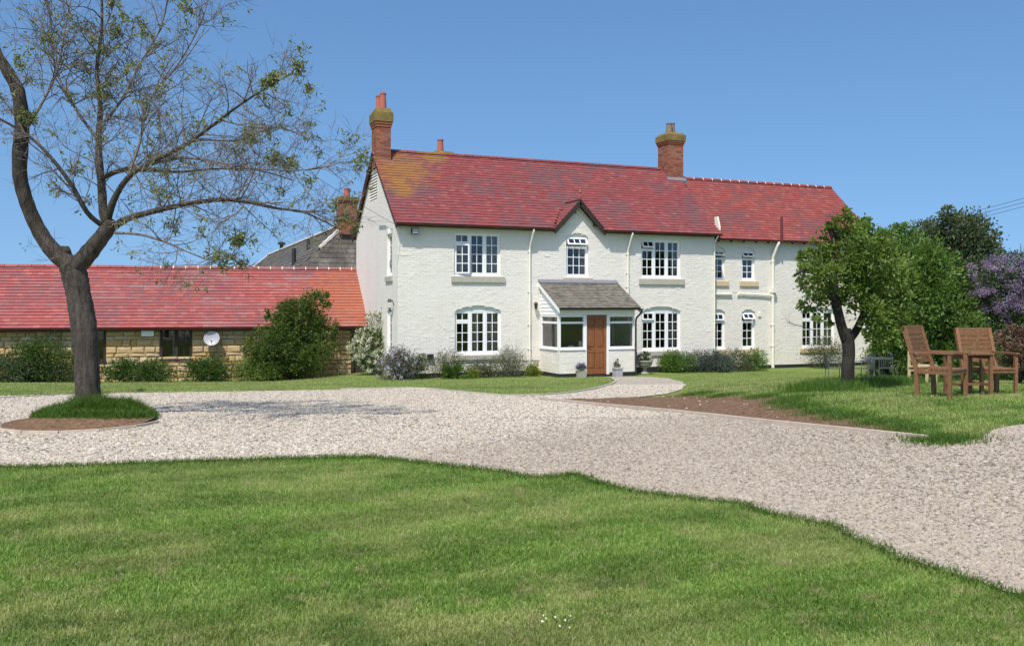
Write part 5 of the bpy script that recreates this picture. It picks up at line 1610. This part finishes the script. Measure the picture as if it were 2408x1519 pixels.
# knobs at old cuts
mb = MB(); c = at(152, 588, TZ) - tb; mb.tube([c + Vector((0, 0, -.06)), c, c + Vector((0, 0, .05))], [.09, .075, .05], 8); mb.build('burr', MT['bark_grey'], TREE, smooth=True)
E_ = np.array([e[0] for e in ends]); ED = np.array([e[1] for e in ends])
hub = E_[RNG.choice(len(E_), 190, replace=False)]
near_ = np.array([np.min(np.linalg.norm(hub - e, axis=1)) for e in E_])
pick = np.where((near_ < .08) | (RNG.random(len(E_)) < .025))[0]
Pl = np.repeat(E_[pick], 4, 0) + RNG.normal(size=(len(pick) * 4, 3)) * .022
Dl = np.repeat(ED[pick], 4, 0) * .5 + rand_dir(len(Pl)) * .8 + np.array([0, 0, -.35])
tag(leaf_cloud(Pl, Dl, .062, .36, MT['leaf_bare'], 'foliage', TREE), kind='stuff')

# ---------------------------------------------------------------- apple tree on the right
AZ = 14.8
ab = at(1994, 922, AZ)
APPLE = tag(empty('apple_tree', ab), 'leafy apple tree with dark leaning trunk in front of the wing', 'tree')
def lpa(lst, Z0=AZ, org=ab):
    pts, rad = [], []
    for (px, py, w, dz) in lst: pts.append(at(px, py, Z0 + dz) - org); rad.append(w / 2 / FPX * (Z0 + dz))
    return smooth_pts(pts, rad)
mb = MB(); mb.tube(*lpa([(1995, 935, 36, 0), (1995, 915, 32, 0), (1993, 870, 29, 0), (1996, 830, 29, 0), (1993, 795, 30, 0), (1988, 775, 24, 0)]), 14); mb.build('trunk', MT['bark_dark'], APPLE, smooth=True)
for lim in ([(1990, 800, 26, 0), (1978, 765, 23, -.05), (1970, 730, 21, -.1), (1962, 690, 20, -.1), (1958, 640, 16, 0), (1965, 590, 13, .1), (1958, 560, 11, .1), (1946, 522, 9, .1)],
            [(1995, 800, 23, 0), (2015, 775, 19, .1), (2032, 735, 16, .2), (2045, 690, 16, .3), (2070, 640, 11, .4), (2095, 600, 7, .5)],
            [(1962, 690, 12, -.1), (1935, 655, 10, -.3), (1900, 632, 8, -.4), (1868, 648, 6, -.5)],
            [(1946, 522, 10, .1), (1958, 545, 11, .1), (1985, 570, 11, .1), (2010, 600, 10, .15), (2035, 650, 9, .2)],
            [(2035, 730, 12, .2), (2080, 715, 9, .4), (2130, 720, 6, .6)]):
    mb = MB(); mb.tube(*lpa(lim), 9); mb.build('limb', MT['bark_dark'], APPLE, smooth=True)
ABL = [(1962, 545, 26), (1985, 535, 28), (1925, 585, 26), (1905, 615, 24), (1888, 640, 17), (1915, 670, 30), (1935, 640, 36), (1905, 705, 26), (1945, 700, 34), (1975, 610, 46), (2010, 560, 40), (2015, 620, 52), (2050, 585, 46), (2060, 640, 55), (2020, 690, 42), (2075, 690, 50), (2100, 640, 42), (2050, 740, 40), (2090, 745, 42), (2070, 790, 34), (1958, 745, 16), (1915, 760, 13), (1985, 500, 12), (1890, 600, 12)]
def add_leaves(root, blobs, n, size, asp, mat, org, name='foliage', clump=.24, per=24):
    P, D, r = cloud_points(blobs, n, clump, per)
    o = leaf_cloud(P - np.array(org), D, size, asp, mat, name, root, r)
    return tag(o, kind='stuff')
rA = random.Random(5)
AL = [b for b in ABL if b[0] < 1990]; AR = [b for b in ABL if b[0] >= 1990]
add_leaves(APPLE, [blob(x, y, AZ + rA.uniform(-.5, .6), r) for x, y, r in AL], 4300, .075, .5, MT['leaf_apple'], ab, clump=.24, per=26)
add_leaves(APPLE, [blob(x, y, AZ + rA.uniform(-.5, .6), r) for x, y, r in AR], 8300, .08, .5, MT['leaf_apple'], ab, clump=.24, per=34)
mb = MB(); ends2 = []
for (x, y, r) in ABL:
    c = at(x, y, AZ + rA.uniform(-.4, .4)) - ab
    grow(mb, c + Vector((0, 0, -.12)), Vector((rA.gauss(0, 1), rA.gauss(0, 1), .8)), .45, .009, 1, ends2, rA, wig=.4)
tag(mb.build('twigs', MT['bark_dark'], APPLE), kind='stuff')

# ---------------------------------------------------------------- bushes behind on the right
def bush(name, label, cat, blobs, n, size, asp, mat, base, flowers=None, clump=.22, per=24, stem_r=.03, group=None, stems=5, stem_mat='bark_dark'):
    base = Vector(base)
    root = tag(empty(name, base), label, cat, group)
    add_leaves(root, blobs, n, size, asp, MT[mat], base, 'foliage', clump, per)
    B = np.array(blobs); rg = random.Random(len(blobs) * 7 + n)
    zt = B[:, 2].mean()
    for i in range(stems):
        b = blobs[rg.randrange(len(blobs))]
        mb = MB(); q = Vector(b[:3]) - base; s = Vector((rg.gauss(0, stem_r * 3), rg.gauss(0, stem_r * 3), -.08))
        mid = s.lerp(q, .5) + Vector((rg.gauss(0, .06), rg.gauss(0, .06), .02))
        pts, rad = smooth_pts([s, mid, q], [stem_r, stem_r * .7, stem_r * .3], 3); mb.tube(pts, rad, 6); mb.build('stem', MT[stem_mat], root, smooth=True)
    if flowers:
        fm, fn, fs, fr = flowers
        P, D, r = cloud_points([(x, y, z, a * 1.03, b_ * 1.03, c_ * 1.03) for x, y, z, a, b_, c_ in blobs], fn, .06, fr)
        d2 = rand_dir(len(P)) + np.array([-.1, -.4, .5])
        tag(leaf_cloud(P - np.array(base), d2, fs, .8, MT[fm], 'flowers', root, r), kind='stuff')
    return root
def gbase(px, py): 
    X, Z = gp(px, py); w = to_world(X, Z); return (w[0], w[1], float(terrain_c(X, Z))), Z
rB = random.Random(9)
bs, Zb = gbase(2150, 893)
bush('hawthorn_bush', 'broad mid green bush filling the space right of the apple tree', 'bush',
     [blob(x, y, Zb + rB.uniform(-1.3, 1.0), r) for x, y, r in [(2080, 600, 46), (2120, 590, 52), (2160, 620, 60), (2120, 660, 66), (2180, 680, 70), (2215, 640, 45), (2235, 690, 58), (2140, 730, 66), (2200, 750, 62), (2250, 740, 48), (2270, 770, 34), (2110, 780, 50), (2160, 800, 52), (2220, 800, 45), (2080, 830, 38), (2130, 850, 42), (2190, 845, 40), (2250, 830, 38), (2070, 560, 26), (2130, 550, 26)]],
     27000, .12, .5, 'leaf_haw', bs, stem_r=.05, clump=.2, per=46)
bs, Zb = gbase(2240, 873)
bush('dark_tree', 'dark grey green rounded tree rising behind the bushes on the right', 'tree',
     [blob(x, y, Zb + rB.uniform(-1, 1), r) for x, y, r in [(2175, 555, 36), (2200, 590, 50), (2235, 525, 30), (2245, 560, 48), (2280, 545, 42), (2310, 560, 36), (2275, 600, 58), (2320, 600, 34), (2225, 640, 55), (2290, 640, 45), (2225, 500, 14), (2335, 615, 16), (2240, 700, 60), (2290, 710, 60)]],
     20000, .13, .5, 'leaf_dark', bs, stem_r=.09, stem_mat='bark_dark')
bs, Zb = gbase(2370, 890)
LB = [blob(x, y, Zb + rB.uniform(-.8, .8), r) for x, y, r in [(2290, 665, 40), (2330, 650, 46), (2375, 640, 46), (2420, 640, 50), (2300, 710, 42), (2350, 700, 52), (2400, 700, 55), (2450, 690, 60), (2330, 750, 45), (2385, 755, 50), (2440, 760, 55), (2310, 800, 42), (2360, 805, 48), (2420, 810, 50), (2330, 845, 40), (2390, 850, 45), (2450, 850, 45)]]
LI = bush('lilac_bush', 'tall lilac bush covered in purple blossom at the right edge', 'bush', LB, 20000, .09, .6, 'leaf_lilac', bs, stem_r=.05)
P, D, r = cloud_points([(b[0] - FW[0] * .45, b[1] - FW[1] * .45, b[2] + .12, b[3], b[4], b[5]) for b in LB[:11]], 21000, .12, 110)
tag(leaf_cloud(P - np.array(bs), rand_dir(len(P)) + np.array([-.2, -.5, .4]), .045, .8, MT['petal_lilac'], 'flowers', LI, r), kind='stuff')
bs, Zb = gbase(2395, 905)
bush('red_shrub', 'low shrub with reddish pink leaves under the lilac', 'shrub', [blob(x, y, Zb + rB.uniform(-.3, .3), r) for x, y, r in [(2380, 800, 30), (2410, 830, 34), (2440, 800, 36), (2385, 850, 26), (2425, 870, 30)]], 4500, .06, .55, 'leaf_red', bs, flowers=('petal_pink', 700, .03, 12))
bs, Zb = gbase(2300, 895)
bush('low_hedge', 'low bright green hedge behind the wooden chairs', 'hedge', [blob(x, y, Zb + rB.uniform(-.3, .3), r) for x, y, r in [(2240, 860, 24), (2280, 850, 28), (2320, 850, 28), (2360, 850, 30), (2400, 855, 28), (2440, 858, 28), (2300, 875, 22), (2350, 878, 22), (2400, 880, 22)]], 7000, .06, .55, 'leaf_fresh', bs)
bs, Zb = gbase(2075, 893)
bush('shade_shrub', 'dark shrub in the shade behind the metal garden chairs', 'shrub', [blob(x, y, Zb + .6 + rB.uniform(-.3, .3), r) for x, y, r in [(2050, 850, 28), (2085, 845, 30), (2120, 855, 30), (2065, 875, 20), (2105, 880, 20), (2140, 870, 24)]], 5000, .06, .55, 'leaf_dark', bs)

# ---------------------------------------------------------------- border planting
def border(name, label, cat, px0, px1, top, yw, n, size, asp, mat, flowers=None, blobsn=7, clump=.22, spiky=False, out=.35, per=18):
    """Plant at the wall plane y = yw (or on the outbuilding line when yw is None), spanning px0..px1, top at pixel row top."""
    pc = (px0 + px1) / 2
    if yw is None:
        d = FW + RT * ((pc - HX) / FPX); o = np.array([-.02, 4.2]) + ON * out
        t = np.dot(o - CAMXY, ON) / np.dot(d, ON); q = CAMXY + d * t
    else:
        x = x_on(pc, yw); q = np.array([x, yw])
    X, Z = to_cam(*q); zg = float(terrain_c(X, Z))
    w = (px1 - px0) / FPX * Z; h = (CAMZ - (top - HY) / FPX * Z) - zg
    rg = random.Random(int(px0 * 7 + top)); bl = []
    for i in range(blobsn):
        u = rg.uniform(-1, 1); zc = rg.uniform(.25, .72) * h * (1 - .25 * abs(u))
        rr = min(w * .32, h * .40) * rg.uniform(.85, 1.15)
        off = RT * (u * (w / 2 - rr * .65)) + FW * rg.uniform(-.12, .12) * w
        bl.append((q[0] + off[0], q[1] + off[1], zg + max(zc, rr * .7), rr, rr * .8, rr * 1.05))
    bl.append((q[0], q[1], zg + h - min(w, h) * .22, min(w, h) * .24, min(w, h) * .22, min(w, h) * .22))
    return bush(name, label, cat, bl, n, size, asp, mat, (q[0], q[1], zg), flowers, clump, per, .012, stems=4)
W_ = -.55
border('flowering_shrub', 'rounded shrub covered in cream white blossom at the house corner', 'shrub', 830, 940, 730, None, 11000, .055, .6, 'leaf_bush', ('petal_white', 16000, .05, 24), 12, .2, out=1.9)
border('mauve_perennial', 'pale mauve flowering perennial at the left house corner', 'plant', 884, 992, 820, W_, 6500, .05, .45, 'leaf_mix', ('petal_mauve', 2300, .05, 9), 9)
border('green_perennial', 'bushy olive green plant beside the mauve flowers', 'plant', 960, 1018, 832, W_, 3000, .05, .4, 'leaf_bush', None, 6)
border('wispy_perennial', 'wispy grey plant with white dots left of lower window', 'plant', 1012, 1104, 826, W_, 3600, .055, .3, 'leaf_mix', ('petal_white', 260, .03, 3), 8, .35)
border('strap_leaf_clump', 'clump of bright green strap leaves under the window', 'plant', 1042, 1095, 860, W_ - .25, 700, .20, .16, 'leaf_fresh', None, 5, .2)
border('lime_cushion', 'low lime green cushion plant under the window', 'plant', 1094, 1132, 868, W_ - .3, 1100, .035, .6, 'leaf_lime', None, 5)
border('grey_perennial', 'grey green plant under the right half of lower left window', 'plant', 1104, 1176, 844, W_, 3400, .05, .4, 'leaf_mix', ('petal_white', 160, .035, 4), 7, .3)
border('tall_twiggy_shrub', 'tall twiggy grey shrub with white flecks between window and porch', 'shrub', 1156, 1242, 814, W_, 5000, .05, .35, 'leaf_grey', ('petal_white', 420, .03, 3), 9, .33)
border('golden_shrub', 'small yellow green golden shrub left of the porch', 'shrub', 1236, 1278, 850, W_ - .1, 1900, .045, .5, 'leaf_lime', None, 6)
border('leafy_perennial', 'fresh green leafy plant right of the path', 'plant', 1558, 1634, 822, W_, 4200, .07, .45, 'leaf_fresh', None, 7, .28)
border('lavender_mound', 'spreading blue grey lavender mound under the main wing corner', 'plant', 1612, 1722, 822, W_ - .2, 9500, .075, .26, 'leaf_blue', None, 16, .2)
border('dark_perennial', 'dark mixed plant between grey mound and light green shrub', 'plant', 1694, 1762, 816, W_, 3800, .05, .45, 'leaf_mix', ('petal_pink', 90, .03, 3), 6, .28)
border('light_green_shrub', 'upright light green shrub at the wing downpipe', 'shrub', 1738, 1806, 818, W_, 4200, .05, .5, 'leaf_fresh', None, 7)
border('window_shrub', 'loose grey green shrub in front of the wing lower window', 'shrub', 1890, 1988, 792, -.4, 5200, .06, .4, 'leaf_mix', None, 9, .28)
# in front of the outbuilding
q_ = np.array([-.02, 4.2]) + ON * .9; d_ = FW + RT * ((690 - HX) / FPX); q_ = CAMXY + d_ * np.dot(q_ - CAMXY, ON) / np.dot(d_, ON)
Xb, Zb = to_cam(*q_)
bush('tall_bush', 'large green bush against the outbuilding reaching above its eaves', 'bush',
     [blob(x, y, Zb + rB.uniform(-.5, .5), r) for x, y, r in [(690, 728, 34), (735, 722, 32), (768, 706, 16), (640, 742, 17), (715, 765, 46), (665, 785, 44), (612, 806, 32), (762, 770, 30), (690, 840, 46), (630, 842, 36), (735, 835, 42), (776, 800, 18), (595, 830, 22), (700, 800, 50), (650, 865, 28), (710, 870, 28)]],
     24000, .085, .55, 'leaf_tall', (q_[0], q_[1], float(terrain(*q_))), stem_r=.04, clump=.2, per=45)
border('wall_shrub', 'tall leafy shrub growing up the stone wall behind the trunk', 'shrub', 25, 178, 792, None, 7500, .07, .55, 'leaf_bush', None, 10, .25, out=.4)
border('twiggy_wall_shrub', 'dark twiggy shrub against stone wall left of first window', 'shrub', 90, 178, 812, None, 1800, .05, .4, 'leaf_dark', None, 8, .4, out=.35)
border('low_green_shrub', 'low green shrub below the outbuilding window', 'shrub', 232, 418, 846, None, 9000, .065, .5, 'leaf_bush', None, 24, out=.45)
border('dense_low_shrub', 'dense low green shrub under the satellite dish', 'shrub', 428, 548, 838, None, 7000, .06, .55, 'leaf_bush', None, 16, out=.5)
border('mixed_low_shrub', 'loose low shrub between satellite dish and large bush', 'shrub', 515, 668, 838, None, 7500, .065, .5, 'leaf_apple', None, 20, out=.55)
border('corner_shrub', 'dark low shrub at the left edge of the outbuilding wall', 'shrub', -60, 75, 836, None, 6000, .07, .5, 'leaf_dark', None, 14, out=.4)

# ---------------------------------------------------------------- pots and urn by the porch
def gz(x, y): return float(terrain(x, y))
p1 = (5.98, PY - .22); pt = tag(empty('lavender_pot', (p1[0], p1[1], gz(*p1))), 'square stone pot of purple lavender left of the door', 'flower pot')
mb = MB(); mb.add([(-.13, -.11, 0), (.13, -.11, 0), (.13, .11, 0), (-.13, .11, 0), (-.16, -.14, .22), (.16, -.14, .22), (.16, .14, .22), (-.16, .14, .22)], [(0,3,2,1),(4,5,6,7),(0,1,5,4),(1,2,6,5),(2,3,7,6),(3,0,4,7)]); mb.build('pot', MT['sill_stone'], pt)
add_leaves(pt, [(-.08, 0, .30, .12, .1, .11), (.08, 0, .30, .12, .1, .11), (0, 0, .34, .13, .1, .12)], 900, .05, .2, MT['leaf_blue'], (0, 0, 0))
add_leaves(pt, [(-.08, 0, .38, .13, .1, .09), (.09, 0, .38, .13, .1, .09)], 700, .035, .5, MT['petal_lavender'], (0, 0, 0), 'flowers')
p2 = (7.34, PY - .30); pt = tag(empty('square_pot', (p2[0], p2[1], gz(*p2))), 'square grey pot with small plant right of the door', 'flower pot')
mb = MB(); mb.box((-.13, -.13, 0), (.13, .13, .30)); mb.box((-.15, -.15, .265), (.15, .15, .32)); mb.build('pot', MT['pot_zinc'], pt)
add_leaves(pt, [(0, 0, .42, .09, .09, .12), (.02, 0, .5, .06, .06, .1)], 500, .045, .4, MT['leaf_mix'], (0, 0, 0))
p3 = (9.02, -.85); pt = tag(empty('stone_urn', (p3[0], p3[1], gz(*p3))), 'weathered stone urn planted with greenery beside the porch', 'urn')
mb = MB(); mb.lathe([(.17, 0), (.17, .05), (.10, .08), (.07, .16), (.09, .22), (.20, .27), (.27, .36), (.28, .44), (.31, .46), (.31, .50), (.24, .50), (.22, .42)], 20); mb.build('bowl', MT['urn_stone'], pt, smooth=True)
add_leaves(pt, [(-.1, 0, .58, .17, .15, .12), (.1, 0, .6, .17, .15, .12), (0, 0, .68, .12, .12, .1)], 1500, .06, .5, MT['leaf_grey'], (0, 0, 0))
add_leaves(pt, [(0, 0, .6, .26, .22, .08)], 150, .05, .7, MT['petal_white'], (0, 0, 0), 'flowers')

# ---------------------------------------------------------------- garden furniture
TK = MT['teak']
def garden_chair(label, X, Z, yaw_cam, slats=7):
    """Slatted wooden armchair; yaw_cam: how far it is turned to the right of facing the camera."""
    wx, wy = to_world(X, Z)
    f = RT * math.sin(yaw_cam) - FW * math.cos(yaw_cam)           # seat faces this way
    rz = math.atan2(f[1], f[0]) + math.pi / 2                      # local -y is forward
    root = tag(empty('garden_chair', (wx, wy, gz(wx, wy) - .01), rz), label, 'chair', 'slatted wooden garden chairs on the lawn')
    w, d, sh, ah, bh = .57, .51, .41, .62, .96
    def leg(x, y0, z0, y1, z1, t=.044): return MB().bar((x, y0, z0), (x, y1, z1), t, t, random.random(), up=(1, 0, 0)).build('leg', TK, root)
    for s in (-1, 1):
        x = s * (w / 2 - .025)
        leg(x, -d / 2 + .03, 0, -d / 2 + .03, ah - .02)
        MB().bar((x, d / 2 - .06, 0), (x, d / 2 - .04, sh), .05, .055, .3, up=(1, 0, 0)).bar((x, d / 2 - .04, sh - .02), (x, d / 2 + .13, bh), .048, .05, .3, up=(1, 0, 0)).build('leg', TK, root)
        MB().box((x - .03, -d / 2 - .02, ah - .014), (x + .03, d / 2 + .04, ah + .008), .4).build('arm', TK, root)
        MB().box((x - .018, -d / 2 + .055, sh - .075), (x + .018, d / 2 - .07, sh - .03), .5).build('seat_rail', TK, root)
    MB().box((-w / 2 + .05, -d / 2 + .012, sh - .07), (w / 2 - .05, -d / 2 + .042, sh - .025), .6).build('front_rail', TK, root)
    for i in range(7):
        y = -d / 2 + .0 + i * .070
        MB().box((-w / 2 + .05, y, sh - .024), (w / 2 - .05, y + .061, sh - .002), random.random()).build('seat_slat', TK, root)
    for i in range(slats):
        z = sh + .09 + i * .064; y = d / 2 - .04 + (z - sh) * .17 / .55
        MB().bar((-w / 2 + .045, y, z), (w / 2 - .045, y, z), .016, .056, random.random()).build('back_slat', TK, root)
    z = bh - .02; y = d / 2 + .125
    MB().bar((-w / 2 + .0, y, z), (w / 2 - .0, y, z), .03, .07, .7).build('top_rail', TK, root)
    return root
garden_chair('wooden garden chair turned sideways, left of the two beside small table', (2212 - HX) / FPX * 12.1, 12.1, R(42))
garden_chair('wooden garden chair facing forward, right of the two beside small table', (2325 - HX) / FPX * 13.0, 13.0, R(6))
tx, tz = (2276 - HX) / FPX * 12.6, 12.6
wx, wy = to_world(tx, tz)
TB = tag(empty('side_table', (wx, wy, gz(wx, wy) - .01), R(-10)), 'small wooden slatted table standing between the two wooden chairs', 'table')
for i in range(6): MB().box((-.24 + i * .081, -.24, .60), (-.165 + i * .081, .24, .625), random.random()).build('top_slat', TK, TB)
for sx in (-1, 1):
    for sy in (-1, 1): MB().bar((sx * .20, sy * .20, 0), (sx * .20, sy * .20, .60), .045, .045, .4).build('leg', TK, TB)
    MB().box((sx * .20 - .015, -.175, .54), (sx * .20 + .015, .175, .598), .4).build('rail', TK, TB)
    MB().box((sx * .20 - .015, -.175, .16), (sx * .20 + .015, .175, .20), .4).build('stretcher', TK, TB)
MB().box((-.18, -.02, .162), (.18, .02, .198), .5).build('stretcher', TK, TB)

m_plain('chair_metal', C4(0.11, 0.115, 0.12), 0.45, 0.2, 6, 0.1, 0.3)
DM = MT['chair_metal']
def metal_chair(label, px, Z, yaw):
    X = (px - HX) / FPX * Z; wx, wy = to_world(X, Z)
    root = tag(empty('metal_chair', (wx, wy, gz(wx, wy)), yaw), label, 'chair', 'dark metal garden chairs behind the apple tree')
    for sx in (-1, 1):
        MB().tube([(sx * .22, -.20, 0), (sx * .21, -.19, .43), (sx * .235, -.18, .64), (sx * .235, .0, .67), (sx * .22, .2, .66)], .013, 6).build('leg', DM, root)
        MB().tube([(sx * .20, .24, 0), (sx * .20, .20, .43), (sx * .19, .26, .88)], .013, 6).build('leg', DM, root)
    MB().box((-.21, -.20, .425), (.21, .21, .445)).build('seat', DM, root)
    MB().tube([(-.19, .26, .86), (-.1, .265, .92), (.1, .265, .92), (.19, .26, .86)], .013, 6).build('top_rail', DM, root)
    for i in range(5): MB().tube([(-.13 + i * .065, .205, .44), (-.13 + i * .065, .262, .90)], .008, 5).build('spindle', DM, root)
    return root
metal_chair('dark metal garden chair seen left of the apple trunk', 1962, 26.5, R(60))
metal_chair('dark metal garden chair nearest right of the apple trunk', 2032, 26.3, R(200))
metal_chair('dark metal garden chair at the far side of the metal table', 2088, 27.2, R(120))
X = (2062 - HX) / FPX * 27.6; wx, wy = to_world(X, 27.6)
MTb = tag(empty('metal_table', (wx, wy, gz(wx, wy))), 'round dark metal garden table behind the apple trunk', 'table')
MB().lathe([(.46, .70), (.48, .71), (.48, .73), (.46, .735)], 24).build('table_top', DM, MTb)
for k in range(4):
    a = k * math.pi / 2 + .4; MB().tube([(.36 * math.cos(a), .36 * math.sin(a), 0), (.18 * math.cos(a), .18 * math.sin(a), .35), (.30 * math.cos(a), .30 * math.sin(a), .70)], .014, 6).build('leg', DM, MTb)
PWd = MT['pale_wood']; X = (2172 - HX) / FPX * 20.5; wx, wy = to_world(X, 20.5)
PBn = tag(empty('pale_bench', (wx, wy, gz(wx, wy) - .02), R(28)), 'pale new wooden picnic bench behind the wooden chairs', 'bench')
for i in range(3): MB().box((-.42, -.2 + i * .14, .43), (.42, -.07 + i * .14, .46), random.random()).build('seat_slat', PWd, PBn)
for s in (-1, 1):
    MB().box((s * .36 - .03, -.2, 0), (s * .36 + .03, -.14, .428)).build('leg', PWd, PBn)
    MB().box((s * .36 - .03, .18, 0), (s * .36 + .03, .24, .80)).build('leg', PWd, PBn)
    MB().box((s * .36 - .02, -.14, .34), (s * .36 + .02, .18, .40)).build('rail', PWd, PBn)
for z in (.58, .70): MB().box((-.42, .155, z), (.42, .178, z + .09), random.random()).build('back_slat', PWd, PBn)

# ---------------------------------------------------------------- overhead wires and their poles
def pole(label, X, Z, top):
    wx, wy = to_world(X, Z); g = gz(wx, wy)
    root = tag(empty('utility_pole', (wx, wy, g)), label, 'pole')
    MB().tube([(0, 0, -.3), (0, 0, top - g + .25)], [.14, .10], 10).build('post', MT['pole_wood'], root)
    MB().box((-.06, -.9, top - g - .06), (.06, .9, top - g + .06)).build('crossarm', MT['pole_wood'], root)
def wire(name, label, a, b, sag, r=.012, group=None):
    a = Vector(a); b = Vector(b); pts = []
    for i in range(25):
        t = i / 24; p = a.lerp(b, t); p.z -= sag * 4 * t * (1 - t); pts.append(p)
    return tag(MB().tube(pts, r, 4).build(name, MT['wire_black']), label, 'wire', group)
zl = (HY - 548) / FPX * 70 + CAMZ; zr = (HY - 390) / FPX * 48 + CAMZ
pole('wooden utility pole behind the wing roof', (1890 - HX) / FPX * 70, 70, zl)
pole('wooden utility pole beyond the lilac', (2640 - HX) / FPX * 48, 48, zr)
for i, lb in enumerate(('topmost of the three thin overhead wires at right', 'middle of the three thin overhead wires at right', 'lowest of the three thin overhead wires at right')):
    a = at(1890, 550 + i * 7, 70 + i * .3); b = at(2640, 392 + i * 11, 48 + i * .3)
    wire('overhead_wire', lb, a, b, .9, .014, 'overhead wires on the right')
a = Vector((.12, -.04, 5.02)); b = at(-260, -300, 15)
pole('wooden utility pole near the drive', (-260 - HX) / FPX * 15, 15, b.z)
wire('service_wire', 'single thin wire running from the house corner up to the left', a, b, .3, .006)
